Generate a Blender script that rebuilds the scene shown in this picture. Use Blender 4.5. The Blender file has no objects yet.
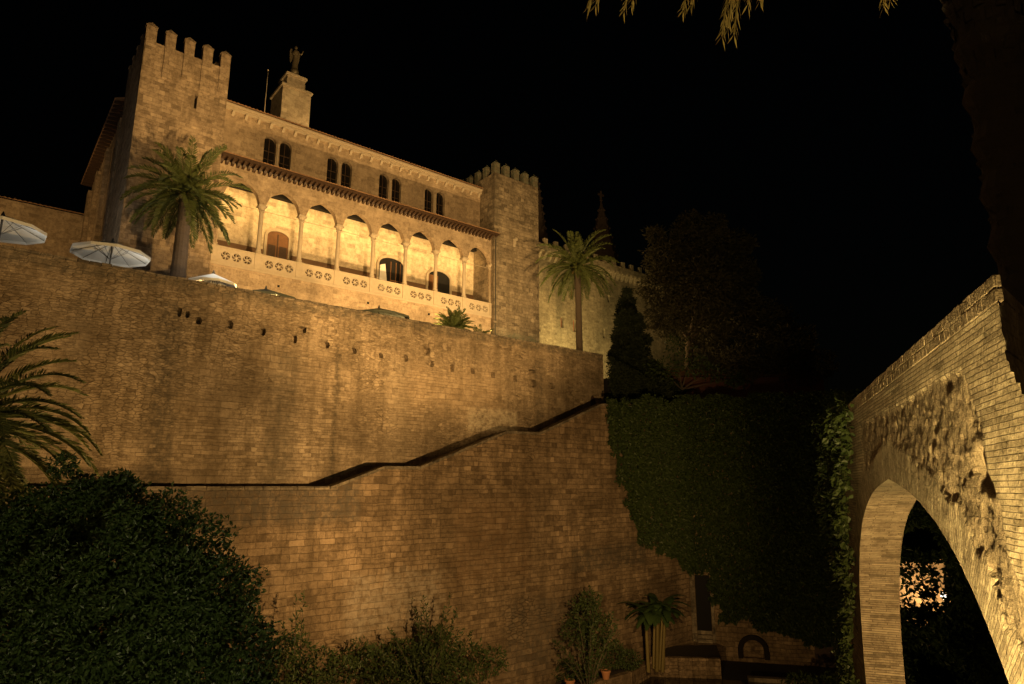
import bpy, bmesh, math, random
import numpy as np
from mathutils import Vector, Matrix, noise
from mathutils.geometry import delaunay_2d_cdt
R = math.radians
random.seed(7); rng = np.random.default_rng(7)
sc = bpy.context.scene
C = sc.collection

# ---------------------------------------------------------------- camera, world, lights
cd = bpy.data.cameras.new('camera'); cam = bpy.data.objects.new('camera', cd); C.objects.link(cam)
cd.sensor_width = 36; cd.lens = 36 * 661 / 1024; cd.clip_start = 0.1; cd.clip_end = 2000
cam.rotation_euler = (R(90 + 12.2), 0, 0); cam.location = (0, 0, 0)
sc.camera = cam
w = bpy.data.worlds.new('World'); sc.world = w; w.use_nodes = True
wn = w.node_tree; bg = wn.nodes['Background']
sky = wn.nodes.new('ShaderNodeTexSky'); sky.sky_type = 'NISHITA'; sky.sun_disc = False
sky.sun_elevation = R(2); sky.sun_rotation = R(200)
wn.links.new(sky.outputs[0], bg.inputs[0]); bg.inputs[1].default_value = 0.0004
sc.view_settings.view_transform = 'Standard'; sc.view_settings.look = 'None'
sc.view_settings.exposure = 0; sc.view_settings.gamma = 1; sc.view_settings.use_curve_mapping = False
sc.render.engine = 'CYCLES'
cy = sc.cycles
cy.use_denoising = True
try: cy.denoiser = 'OPENIMAGEDENOISE'
except Exception: pass
cy.max_bounces = 5; cy.diffuse_bounces = 3; cy.glossy_bounces = 2; cy.transmission_bounces = 2
cy.transparent_max_bounces = 4; cy.sample_clamp_indirect = 3; cy.caustics_reflective = False; cy.caustics_refractive = False

ANG = R(39.2); DV = (math.cos(ANG), math.sin(ANG)); NV = (-DV[1], DV[0])
def W(s, d, z): return Vector((s*DV[0] + d*NV[0], s*DV[1] + d*NV[1], z))     # palace frame -> world
AE = Vector((math.sin(R(20)), math.cos(R(20)), 0)); AM = Vector((math.cos(R(20)), -math.sin(R(20)), 0))
def WA(a, y, z): return AE*a + AM*(2.5 - y) + Vector((0, 0, z))              # arch frame -> world

ORANGE = (1, .61, .225); AMBER = (1, .75, .30); YELLOW = (1, .78, .34); COOL = (1, .93, .80)
def spot(name, loc, target, power, size=60, blend=.6, col=ORANGE, rad=.15):
    l = bpy.data.lights.new(name, 'SPOT'); l.energy = power; l.color = col
    l.spot_size = R(size); l.spot_blend = blend; l.shadow_soft_size = rad
    o = bpy.data.objects.new(name, l); C.objects.link(o); o.location = loc
    o.rotation_euler = (Vector(target) - Vector(loc)).to_track_quat('-Z', 'Y').to_euler()
    return o
def point(name, loc, power, col=ORANGE, rad=.1):
    l = bpy.data.lights.new(name, 'POINT'); l.energy = power; l.color = col; l.shadow_soft_size = rad
    o = bpy.data.objects.new(name, l); C.objects.link(o); o.location = loc; return o
# floodlights in the garden on the two rampart walls, plus added garden fills
spot('rampart_floodlight', W(16.5, 11.5, -1.2), W(29, 38, 0), 13500, 80, .6)
spot('rampart_floodlight', W(16.5, 11.5, -1.2), W(5, 38, 1), 15500, 80, .6)
spot('rampart_floodlight', (-9, 19.5, -4), W(-2, 38, 5), 4200, 88, .8)
spot('garden_fill', (7.5, 32, -11), (18, 56, -3), 2700, 100, .8)  # added fill to bring up the ivy and doorway, no fixture there
spot('garden_fill', W(22, 16, -10.5), W(17, 35, -5), 1500, 120, .8, ORANGE, .6)  # added low fill for the shrubs and the foot of the wall
# floodlights on the palace, plus added fills for trees and spire
spot('palace_floodlight', W(14, 6, 3), W(27, 50, 27), 66000, 60, .6)
spot('tower_floodlight', W(13.5, 39.2, 10.4), W(8.0, 49, 21), 12500, 80, .7)
spot('tower_floodlight', W(10, 4, 2), W(8.5, 49, 30), 24000, 20, .7)
for k in (16.6, 24.6, 30.2, 35.0):
    spot('terrace_floodlight', W(k, 39.0, 10.2), W(k, 50, 19.5), 5600, 105, .7)
spot('keep_floodlight', W(37.5, 41, 10.4), W(41.5, 49.5, 16), 500, 110, .8, (.85, .88, .48))
spot('wing_floodlight', W(49, 46.8, 10.2), W(54, 53, 19), 5600, 115, .7, (1, .72, .27))
spot('left_wing_floodlight', W(-8, 52, 10.6), W(-4, 75, 22), 11000, 90, .6)
spot('side_floodlight', W(-2, 45, 10.4), W(6, 53, 22), 1000, 50, .6, COOL)
spot('turret_floodlight', W(21.5, 52.8, 31.3), W(19.6, 56, 34.6), 420, 90, .6)
spot('tree_fill', W(45.5, 52.2, 10.6), (18, 66, 18), 7000, 60, .8)  # added fill that makes the dark trees visible
point('leaf_fill', W(53.5, 38.0, 7.6), 160, (1, .74, .3), .1)  # added point light, gives the thin tree its lit leaves
spot('church_fill', W(66, 58, 26), W(103, 95, 52), 3000, 50, .8)  # added fill so the spire shows against the sky
# floodlights on the arch
spot('arch_floodlight', WA(6.2, 1.1, -4.2), WA(9.8, 0, .5), 6500, 96, .9, (1, .71, .27), .05)
spot('arch_floodlight', WA(4.4, 1.5, -5.5), WA(13, 0, .8), 2800, 60, .9, (1, .71, .27), .05)
spot('arch_jamb_floodlight', WA(11.5, -.4, -8), WA(22.5, -.5, -2.5), 4200, 60, .8, ORANGE, .1)
# added fill spot behind the viewer, brightens foliage and walls
spot('front_fill', (-6, -14, 4), (-4, 40, -2), 3200, 120, .8, ORANGE, 1.0)
spot('bush_fill', (0, 2.5, -4.5), (-10.5, 16, -1.2), 2600, 66, .9, (1, .82, .45), .25)  # added fill for the big leafy tree, not an actual lamp
spot('palm_floodlight', (.5, 2.5, -5), (3.3, 9.8, 7.6), 5000, 26, .35, AMBER, .1)

# ---------------------------------------------------------------- materials
def new_mat(name):
    m = bpy.data.materials.new(name); m.use_nodes = True
    return m, m.node_tree.nodes, m.node_tree.links, m.node_tree.nodes['Principled BSDF']
class N:
    """little node helper"""
    def __init__(s, nt): s.nt = nt
    def n(s, t, **kw):
        x = s.nt.nodes.new(t)
        for k, v in kw.items(): setattr(x, k, v)
        return x
    def link(s, a, b): s.nt.links.new(a, b)
    def put(s, inp, v):
        if hasattr(v, 'is_linked') or isinstance(v, bpy.types.NodeSocket): s.link(v, inp)
        else: inp.default_value = v
    def math(s, op, a, b=0.0, c=None):
        x = s.n('ShaderNodeMath', operation=op); s.put(x.inputs[0], a); s.put(x.inputs[1], b)
        if c is not None: s.put(x.inputs[2], c)
        return x.outputs[0]
    def noise(s, vec, scale, detail=3, rough=.55, dim='3D'):
        x = s.n('ShaderNodeTexNoise', noise_dimensions=dim)
        if vec is not None: s.link(vec, x.inputs['Vector'])
        x.inputs['Scale'].default_value = scale; x.inputs['Detail'].default_value = detail
        x.inputs['Roughness'].default_value = rough
        return x.outputs['Fac']
    def ramp(s, fac, stops):
        x = s.n('ShaderNodeValToRGB'); s.link(fac, x.inputs[0]); e = x.color_ramp.elements
        while len(e) < len(stops): e.new(.5)
        for el, (p, c) in zip(e, stops):
            el.position = p; el.color = (c, c, c, 1) if isinstance(c, (int, float)) else (*c, 1)
        return x.outputs[0]
    def mix(s, fac, a, b, mode='MIX'):
        x = s.n('ShaderNodeMix', data_type='RGBA', blend_type=mode)
        s.put(x.inputs[0], fac); 
        for i, v in ((6, a), (7, b)):
            if isinstance(v, tuple): x.inputs[i].default_value = (*v, 1)
            else: s.link(v, x.inputs[i])
        return x.outputs[2]
    def comb(s, a, b, c=0.0):
        x = s.n('ShaderNodeCombineXYZ'); s.put(x.inputs[0], a); s.put(x.inputs[1], b); s.put(x.inputs[2], c)
        return x.outputs[0]

def masonry(name, lo, hi, bw=.8, rh=.36, mortar=.012, bump=.5, stain=.5, joint=.55, wob=.06, uv=False, fine=None, blocks=.75, marks=None, bdist=.09, rubble=None, k0=.5, off=(0, 0)):
    """coursed stone: brick pattern with wobbling courses, tinted stones, weather stains and a grain"""
    m, nodes, links, b = new_mat(name); h = N(m.node_tree)
    tc = h.n('ShaderNodeTexCoord'); P = tc.outputs['Object']
    sep = h.n('ShaderNodeSeparateXYZ'); h.link(P, sep.inputs[0])
    if uv:
        s2 = h.n('ShaderNodeSeparateXYZ'); h.link(tc.outputs['UV'], s2.inputs[0]); u, v = s2.outputs[0], s2.outputs[1]
    else:
        u = h.math('ADD', sep.outputs[0], sep.outputs[1]); v = sep.outputs[2]
    n1 = h.noise(P, .9, 2); n2 = h.noise(P, 2.3, 3)
    hv = h.n('ShaderNodeTexNoise', noise_dimensions='1D'); h.link(v, hv.inputs['W']); hv.inputs['Scale'].default_value = .8; hv.inputs['Detail'].default_value = 1
    v2 = h.math('ADD', v, h.math('MULTIPLY', h.math('SUBTRACT', hv.outputs['Fac'], .5), rh*.9))
    v2 = h.math('ADD', v2, h.math('MULTIPLY', h.math('SUBTRACT', n1, .5), wob*2))
    u2 = h.math('ADD', u, h.math('MULTIPLY', h.math('SUBTRACT', n2, .5), wob*2.5))
    def brick(bw, rh, mortar, off=.5):
        t = h.n('ShaderNodeTexBrick'); h.link(h.comb(u2, v2), t.inputs['Vector'])
        t.inputs['Color1'].default_value = (0, 0, 0, 1); t.inputs['Color2'].default_value = (1, 1, 1, 1); t.inputs['Mortar'].default_value = (.45, .45, .45, 1)
        t.inputs['Scale'].default_value = 1; t.inputs['Mortar Size'].default_value = mortar; t.inputs['Mortar Smooth'].default_value = .35
        t.inputs['Brick Width'].default_value = bw; t.inputs['Row Height'].default_value = rh; t.offset = off; t.squash = .62; t.squash_frequency = 3
        return t.outputs['Color'], t.outputs['Fac']
    bc, bf = brick(bw, rh, mortar, .43)
    if fine:
        c2, f2 = brick(fine[0], fine[1], fine[2], .37)
        k = h.ramp(h.noise(P, .16, 2), [(.46, 0.), (.54, 1.)])
        bc = h.mix(k, bc, c2); bf = h.mix(k, bf, f2)
    if rubble:
        vo = h.n('ShaderNodeTexVoronoi', voronoi_dimensions='2D'); ve = h.n('ShaderNodeTexVoronoi', voronoi_dimensions='2D', feature='DISTANCE_TO_EDGE')
        for x in (vo, ve): h.link(h.comb(h.math('MULTIPLY', u2, rubble[0]), h.math('MULTIPLY', v2, rubble[1])), x.inputs['Vector']); x.inputs['Scale'].default_value = 1; x.inputs['Randomness'].default_value = .85
        bwv = h.n('ShaderNodeSeparateColor'); h.link(vo.outputs['Color'], bwv.inputs[0])
        rf = h.ramp(ve.outputs['Distance'], [(.01, .8), (.10, 0.)])
        k2 = h.ramp(h.math('ADD', h.math('MULTIPLY', h.noise(P, .11, 3, .6), .8), h.math('MULTIPLY', h.noise(P, .7, 3), .2)), [(k0-.03, 0.), (k0+.03, 1.)])
        bc = h.mix(k2, bc, bwv.outputs[0]); bf = h.mix(k2, bf, rf)
    grain = h.noise(P, 14, 4, .65); mid = h.noise(P, 3.1, 4, .6); big = h.noise(P, .35, 4, .6)
    strv = h.n('ShaderNodeVectorMath', operation='MULTIPLY'); h.link(P, strv.inputs[0]); strv.inputs[1].default_value = (1.3, 1.3, .12)
    streak = h.noise(strv.outputs[0], 1.0, 4, .62)
    t = h.math('MULTIPLY_ADD', h.math('SUBTRACT', bc, .5), blocks*1.0, .5)
    t = h.math('ADD', t, h.math('MULTIPLY', h.math('SUBTRACT', mid, .5), 1.5))
    t = h.math('ADD', t, h.math('MULTIPLY', h.math('SUBTRACT', h.noise(P, 5.5, 5, .8), .5), 2.2))
    t = h.math('ADD', t, h.math('MULTIPLY', h.math('SUBTRACT', grain, .5), .7))
    tn = h.n('ShaderNodeClamp'); h.link(t, tn.inputs[0]); t = tn.outputs[0]
    col = h.mix(t, tuple(c*.72 for c in lo), tuple(c*1.08 for c in hi))
    col = h.mix(h.math('MULTIPLY', h.ramp(bc, [(.90, 0.), (.93, 1.)]), .45*min(1, blocks*1.4)), col, tuple(min(.75, c*1.35) for c in hi))
    col = h.mix(h.math('MULTIPLY', h.ramp(bc, [(.06, 1.), (.09, 0.)]), .5*min(1, blocks*1.4)), col, tuple(c*.4 for c in lo))
    col = h.mix(h.math('MULTIPLY', h.ramp(h.noise(P, 8, 3, .7), [(.30, 1.), (.38, 0.)]), .7), col, tuple(c*.3 for c in lo))
    st = h.math('MULTIPLY', h.ramp(big, [(.36, 1.), (.6, 0.)]), stain*.7)
    col = h.mix(st, col, tuple(c*.38 for c in lo))
    st2 = h.math('MULTIPLY', h.ramp(streak, [(.38, 1.), (.55, 0.)]), stain*.6)
    col = h.mix(st2, col, tuple(c*.45 for c in (lo[0], lo[1]*1.0, lo[2]*.95)))
    pale = h.math('MULTIPLY', h.ramp(h.noise(P, .62, 3), [(.56, 0.), (.68, 1.)]), .35)
    col = h.mix(pale, col, tuple(min(.7, c*1.25) for c in hi))
    col = h.mix(h.math('MULTIPLY', bf, joint), col, tuple(c*.30 for c in lo))
    if marks:
        for (u0, u1, v0, v1, colr, k, edge) in marks:
            u0 += off[0]; u1 += off[0]; v0 += off[1]; v1 += off[1]
            nu = h.math('ADD', u, h.math('MULTIPLY', h.math('SUBTRACT', h.noise(P, 1.7, 4, .65), .5), edge*2.2))
            nvv = h.math('ADD', v, h.math('MULTIPLY', h.math('SUBTRACT', h.noise(P, 1.2, 4, .65), .5), edge*2.2))
            def band(x, a, c):
                f1 = h.n('ShaderNodeMapRange', interpolation_type='SMOOTHSTEP'); h.link(x, f1.inputs[0]); f1.inputs[1].default_value = a-edge*.5; f1.inputs[2].default_value = a+edge*.5
                f2 = h.n('ShaderNodeMapRange', interpolation_type='SMOOTHSTEP'); h.link(x, f2.inputs[0]); f2.inputs[1].default_value = c+edge*.5; f2.inputs[2].default_value = c-edge*.5
                return h.math('MULTIPLY', f1.outputs[0], f2.outputs[0])
            msk = h.math('MULTIPLY', h.math('MULTIPLY', band(nu, u0, u1), band(nvv, v0, v1)), k)
            msk = h.math('MULTIPLY', msk, h.ramp(h.noise(P, 2.6, 3, .7), [(.36, .15), (.58, 1.)]))
            col = h.mix(msk, col, colr)
    h.link(col, b.inputs['Base Color']); b.inputs['Roughness'].default_value = .9
    b.inputs['Specular IOR Level'].default_value = .2
    hgt = h.math('ADD', h.math('MULTIPLY', h.math('SUBTRACT', 1.0, bf), .9), h.math('MULTIPLY', mid, .9))
    hgt = h.math('ADD', hgt, h.math('MULTIPLY', grain, .55)); hgt = h.math('ADD', hgt, h.math('MULTIPLY', bc, .5))
    bp = h.n('ShaderNodeBump'); bp.inputs['Strength'].default_value = bump; bp.inputs['Distance'].default_value = bdist
    h.link(hgt, bp.inputs['Height']); h.link(bp.outputs[0], b.inputs['Normal'])
    return m

def plain(name, c, rough=.8, var=.25, scale=3, bump=.0, metal=0, bscale=12):
    m, nodes, links, b = new_mat(name); h = N(m.node_tree)
    tc = h.n('ShaderNodeTexCoord'); f = h.noise(tc.outputs['Object'], scale, 5, .6)
    col = h.mix(f, tuple(x*(1-var) for x in c), tuple(min(1, x*(1+var)) for x in c))
    h.link(col, b.inputs['Base Color']); b.inputs['Roughness'].default_value = rough; b.inputs['Metallic'].default_value = metal
    if bump:
        bp = h.n('ShaderNodeBump'); bp.inputs['Strength'].default_value = bump; bp.inputs['Distance'].default_value = .03
        h.link(h.noise(tc.outputs['Object'], bscale, 4, .6), bp.inputs['Height']); h.link(bp.outputs[0], b.inputs['Normal'])
    return m

def leafmat(name, a, c, trans=.25, rough=.5):
    m, nodes, links, b = new_mat(name); h = N(m.node_tree)
    g = h.n('ShaderNodeNewGeometry'); tc = h.n('ShaderNodeTexCoord')
    f = h.math('ADD', h.math('MULTIPLY', g.outputs['Random Per Island'], .6), h.math('MULTIPLY', h.noise(tc.outputs['Object'], .8, 3), .4))
    col = h.mix(f, a, c)
    h.link(col, b.inputs['Base Color']); b.inputs['Roughness'].default_value = rough; b.inputs['Specular IOR Level'].default_value = .3
    tr = h.n('ShaderNodeBsdfTranslucent'); h.link(col, tr.inputs[0])
    mx = h.n('ShaderNodeMixShader'); mx.inputs[0].default_value = trans
    h.link(b.outputs[0], mx.inputs[1]); h.link(tr.outputs[0], mx.inputs[2]); h.link(mx.outputs[0], nodes['Material Output'].inputs['Surface'])
    return m
def emis(name, c, k):
    m, nodes, links, b = new_mat(name); b.inputs['Emission Color'].default_value = (*c, 1); b.inputs['Emission Strength'].default_value = k
    b.inputs['Base Color'].default_value = (.8, .8, .8, 1); return m

M = {}
M['rampart'] = masonry('rampart_stone', (.27, .193, .115), (.46, .352, .232), .95, .36, .016, .75, .75, .34, .10, fine=(.55, .19, .011), blocks=.52, rubble=(2.7, 7.5), k0=.50, off=(0, 13.6),
    marks=[(6.9, 8.2, -1, 9.6, (.085, .068, .047), .8, 1.0), (3.2, 3.8, 2, 9, (.12, .10, .07), .4, .8), (13.0, 14.6, -1, 8, (.10, .085, .06), .5, 1.2), (-2, 2.5, 0, 5, (.50, .40, .27), .3, 1.5),
           (16.9, 17.25, .0, 8.3, (.07, .055, .035), .75, .35), (20.6, 22.2, 0, 8.2, (.42, .33, .22), .4, .8), (27.0, 31.5, 3.7, 5.4, (.62, .52, .37), .75, .35), (33.3, 34.2, 3.2, 9.5, (.10, .08, .055), .55, .5),
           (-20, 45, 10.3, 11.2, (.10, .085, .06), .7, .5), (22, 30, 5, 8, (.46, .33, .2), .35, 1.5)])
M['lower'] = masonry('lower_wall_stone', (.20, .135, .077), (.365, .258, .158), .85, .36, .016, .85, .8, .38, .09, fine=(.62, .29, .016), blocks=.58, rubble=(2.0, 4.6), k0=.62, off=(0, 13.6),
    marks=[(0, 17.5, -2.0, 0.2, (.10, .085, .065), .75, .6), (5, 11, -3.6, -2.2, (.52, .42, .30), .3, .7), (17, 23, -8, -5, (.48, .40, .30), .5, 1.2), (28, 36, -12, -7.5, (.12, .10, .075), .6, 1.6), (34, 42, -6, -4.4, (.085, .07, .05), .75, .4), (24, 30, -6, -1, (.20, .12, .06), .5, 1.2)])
M['palace'] = masonry('palace_stone', (.36, .262, .165), (.50, .385, .262), .75, .36, .006, .35, .35, .25, .05, blocks=.34)
M['loggia'] = masonry('loggia_wall_stone', (.48, .385, .265), (.60, .50, .355), .8, .4, .006, .25, .12, .25, .04, blocks=.42)
M['tower'] = masonry('tower_stone', (.30, .218, .138), (.47, .36, .245), .62, .31, .010, .7, .5, .42, .06, blocks=.5)
M['keep'] = masonry('keep_stone', (.23, .178, .118), (.38, .305, .21), .7, .36, .014, .8, .6, .4, .06, blocks=.6,
    marks=[(38, 44.3, 8, 14.6, (.11, .14, .10), .7, 1.2), (37.9, 38.8, 14, 31, (.10, .085, .06), .5, .8), (40, 43, 22, 26, (.36, .28, .18), .3, 1.2)], off=(-43.5, -9.7))  # first mark paints a green lamp tint into the tower foot
M['wing'] = masonry('wing_stone', (.32, .255, .155), (.46, .38, .245), .6, .28, .008, .5, .45, .3, .05, blocks=.4)
M['trim'] = plain('carved_stone', (.44, .36, .255), .85, .2, 4, .3)
M['arch'] = masonry('arch_stone', (.33, .26, .165), (.52, .43, .29), .95, .068, .007, 1.0, .35, .75, .010, uv=True, blocks=.6, bdist=.035)
M['rough'] = masonry('shaded_eroded_stone', (.20, .15, .09), (.37, .29, .19), .3, .2, .002, 1.0, .6, .0, .1, blocks=.2, bdist=.05)  # eroded patch; shade of the recess is put into the darker colour
M['coping'] = masonry('coping_stone', (.13, .105, .075), (.32, .255, .175), 1.0, .5, .008, .8, .7, .4, .06, blocks=.5)
M['tile'] = plain('clay_tile', (.30, .17, .09), .85, .35, 2.5, .4)
M['wood'] = plain('dark_wood', (.055, .030, .016), .6, .4, 6, .2)
M['door'] = plain('door_wood', (.16, .075, .03), .5, .35, 5, .2)
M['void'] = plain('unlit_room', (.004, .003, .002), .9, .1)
M['glass'] = plain('window_glass', (.012, .010, .008), .15, .2)
M['curtain'] = plain('white_curtain', (.75, .72, .66), .8, .1)
M['shutter'] = plain('red_shutter', (.35, .10, .04), .7, .25)
M['canvas'] = plain('parasol_canvas', (.72, .71, .66), .85, .06, 5)
M['shade_canvas'] = plain('shadow_dark_canvas', (.07, .078, .055), .85, .15, 5)  # dark colour stands in for the parasols' shadow on the facade
M['metal'] = plain('painted_metal', (.10, .095, .085), .45, .2, 5, 0, .6)
M['bronze'] = plain('weathered_bronze', (.16, .13, .08), .55, .35, 8, .2, .5)
M['soil'] = plain('garden_soil', (.05, .036, .022), .95, .4, 1.5, .6)
M['paving'] = masonry('garden_paving', (.20, .16, .11), (.36, .29, .2), .7, .45, .01, .4, .5, .4, .03)
M['trunk'] = plain('palm_bark', (.085, .062, .042), .95, .35, 5, .9)
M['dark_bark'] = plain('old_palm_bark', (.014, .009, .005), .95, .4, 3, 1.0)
M['bark'] = plain('tree_bark', (.10, .075, .05), .95, .3, 5, .8)
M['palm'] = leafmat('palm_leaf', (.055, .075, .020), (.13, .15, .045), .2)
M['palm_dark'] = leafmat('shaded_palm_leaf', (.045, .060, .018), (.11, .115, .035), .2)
M['dry'] = leafmat('dry_palm_leaf', (.14, .105, .03), (.26, .20, .075), .2)
M['bush'] = leafmat('glossy_leaf', (.022, .045, .012), (.055, .09, .025), .15, .45)
M['ivy'] = leafmat('ivy_leaf', (.025, .042, .010), (.060, .085, .022), .15, .5)
M['pine'] = leafmat('dark_needle', (.035, .034, .014), (.075, .065, .028), .1, .7)
M['cypress'] = leafmat('cypress_leaf', (.012, .018, .007), (.030, .04, .014), .1, .7)
M['shrub'] = leafmat('shrub_leaf', (.025, .045, .012), (.075, .10, .03), .2)
M['banana'] = leafmat('banana_leaf', (.03, .055, .018), (.06, .10, .03), .2, .4)
M['spire'] = plain('spire_stone', (.15, .11, .085), .95, .3, 1.2, .6)
M['redwall'] = plain('red_plaster', (.09, .035, .024), .9, .3, 1)
M['terracotta'] = plain('terracotta', (.40, .17, .075), .8, .2, 4)

# ---------------------------------------------------------------- object helpers
def meta(o, label=None, cat=None, group=None, kind=None):
    if label: o['label'] = label
    if cat: o['category'] = cat
    if group: o['group'] = group
    if kind: o['kind'] = kind
    return o
class Thing:
    """an Empty at the base of a thing, turned to the palace frame; parts are given in frame coordinates"""
    def __init__(s, name, label, cat, base, group=None, frame='P'):
        o = bpy.data.objects.new(name, None); C.objects.link(o); s.o = o; s.b = Vector(base); s.frame = frame
        o.empty_display_size = .3
        if frame == 'P': o.location = W(*base); o.rotation_euler.z = ANG
        elif frame == 'A': o.location = WA(*base); o.rotation_euler.z = R(70)
        else: o.location = base
        meta(o, label, cat, group)
class B:
    def __init__(s): s.v = []; s.f = []; s.uv = None
    def add(s, vs, fs):
        k = len(s.v); s.v += [tuple(v) for v in vs]; s.f += [tuple(i + k for i in f) for f in fs]; return s
    def box(s, x0, x1, y0, y1, z0, z1):
        return s.add([(x0,y0,z0),(x1,y0,z0),(x1,y1,z0),(x0,y1,z0),(x0,y0,z1),(x1,y0,z1),(x1,y1,z1),(x0,y1,z1)],
                     [(3,2,1,0),(4,5,6,7),(0,1,5,4),(1,2,6,5),(2,3,7,6),(3,0,4,7)])
    def lathe(s, cx, cy, prof, n=16, rot=0):
        vs = []; fs = []
        for r, z in prof:
            for k in range(n):
                a = rot + 2*math.pi*k/n; vs.append((cx + r*math.cos(a), cy + r*math.sin(a), z))
        for i in range(len(prof)-1):
            for k in range(n):
                fs.append((i*n+k, i*n+(k+1)%n, (i+1)*n+(k+1)%n, (i+1)*n+k))
        fs.append(tuple(range(n))[::-1]); fs.append(tuple((len(prof)-1)*n + k for k in range(n)))
        return s.add(vs, fs)
    def tube(s, pts, rad, n=8):
        pts = [Vector(p) for p in pts]; vs = []; fs = []
        if not hasattr(rad, '__len__'): rad = [rad]*len(pts)
        for i, p in enumerate(pts):
            t = (pts[min(i+1, len(pts)-1)] - pts[max(i-1, 0)]).normalized()
            a = t.cross(Vector((0, 0, 1)));  a = Vector((1, 0, 0)) if a.length < 1e-3 else a.normalized()
            b = t.cross(a).normalized()
            for k in range(n):
                q = 2*math.pi*k/n; vs.append(p + (a*math.cos(q) + b*math.sin(q))*rad[i])
        for i in range(len(pts)-1):
            for k in range(n): fs.append((i*n+k, i*n+(k+1)%n, (i+1)*n+(k+1)%n, (i+1)*n+k))
        fs.append(tuple(range(n))[::-1]); fs.append(tuple((len(pts)-1)*n + k for k in range(n)))
        return s.add(vs, fs)
    def prism(s, poly, holes, y0, y1):
        """outline in (x,z) with holes, from y0 to y1"""
        bm = bmesh.new(); ed = []
        for lp in [poly] + list(holes):
            vs = [bm.verts.new((x, y0, z)) for x, z in lp]
            ed += [bm.edges.new((vs[i], vs[(i+1) % len(vs)])) for i in range(len(vs))]
        bmesh.ops.triangle_fill(bm, use_beauty=True, use_dissolve=False, edges=ed)
        r = bmesh.ops.extrude_face_region(bm, geom=bm.faces[:])
        bmesh.ops.translate(bm, vec=(0, y1-y0, 0), verts=[g for g in r['geom'] if isinstance(g, bmesh.types.BMVert)])
        bmesh.ops.recalc_face_normals(bm, faces=bm.faces[:])
        bm.verts.index_update()
        s.add([v.co[:] for v in bm.verts], [tuple(v.index for v in f.verts) for f in bm.faces]); bm.free(); return s
    def build(s, name, mat, parent=None, base=None, smooth=False, bevel=0):
        me = bpy.data.meshes.new(name)
        if isinstance(parent, Thing):
            base = parent.b if base is None else base
            par = parent.o
        else: par = parent
        bx = Vector(base) if base is not None else Vector((0, 0, 0))
        vv = np.array(s.v, dtype=float) - np.array(bx) if len(s.v) else np.zeros((0, 3))
        me.from_pydata(vv.tolist(), [], s.f); me.materials.append(mat)
        if smooth: me.shade_smooth()
        me.update()
        o = bpy.data.objects.new(name, me); C.objects.link(o)
        if par is not None: o.parent = par
        if bevel:
            md = o.modifiers.new('bevel', 'BEVEL'); md.width = bevel; md.segments = 2; md.limit_method = 'ANGLE'; md.angle_limit = R(40)
        return o
def struct(name, b, mat, rot=True):
    o = b.build(name, mat); o['kind'] = 'structure'
    if rot: o.rotation_euler.z = ANG
    return o
def copypart(o, parent, loc):
    c = o.copy(); C.objects.link(c); c.parent = parent; c.location = loc; return c
def arc(cx, cz, rx, rz, a0, a1, n): return [(cx + rx*math.cos(R(a0+(a1-a0)*i/n)), cz + rz*math.sin(R(a0+(a1-a0)*i/n))) for i in range(n+1)]
def archhole(x0, x1, z0, z1, n=10):
    r = (x1-x0)/2; return [(x0, z0), (x1, z0)] + arc((x0+x1)/2, z1-r, r, r, 0, 180, n)
def nz(x, y, z=0, sc_=1): return noise.fractal(Vector((x, y, z))*sc_, .8, 2.0, 4)

def leafmesh(b, cen, dirs, L, Wd, fold=.25):
    """many folded leaves (numpy)"""
    n = len(cen); dirs = dirs/np.linalg.norm(dirs, axis=1, keepdims=True)
    r = rng.normal(size=(n, 3)); side = np.cross(dirs, r); side /= np.linalg.norm(side, axis=1, keepdims=True) + 1e-9
    up = np.cross(side, dirs); L = np.broadcast_to(L, (n,))[:, None]; Wd = np.broadcast_to(Wd, (n,))[:, None]
    a = cen; t = cen + dirs*L; m = cen + dirs*L*.45
    l = m + side*Wd*.5 + up*Wd*fold; q = m - side*Wd*.5 + up*Wd*fold
    V = np.stack([a, l, t, q], 1).reshape(-1, 3); k = len(b.v)
    b.v += V.tolist(); i = np.arange(n)*4 + k
    F = np.concatenate([np.stack([i, i+1, i+2], 1), np.stack([i, i+2, i+3], 1)]); b.f += F.tolist()
    return b
def clumps(b, blobs, per_m2, L, Wd, shell=.35, droop=0.0, outward=.6):
    """leaves through the outer shell of a set of lumpy ellipsoids"""
    for (c, r) in blobs:
        c = np.array(c); r = np.array(r if hasattr(r, '__len__') else (r, r, r))
        n = int(per_m2*4*math.pi*((r[0]*r[1]+r[1]*r[2]+r[0]*r[2])/3)); d = rng.normal(size=(n, 3)); d /= np.linalg.norm(d, axis=1, keepdims=True)
        lump = np.array([.82 + .42*noise.noise(Vector(x*2.3) + Vector(c)*1.7) for x in d])
        rad = lump*(1 - shell*rng.random(n)**2)
        p = c + d*r*rad[:, None]
        q = d*outward + rng.normal(size=(n, 3))*.6; q[:, 2] -= droop
        leafmesh(b, p, q, L*(.6+.8*rng.random(n)), Wd*(.6+.8*rng.random(n)))
    return b

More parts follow.
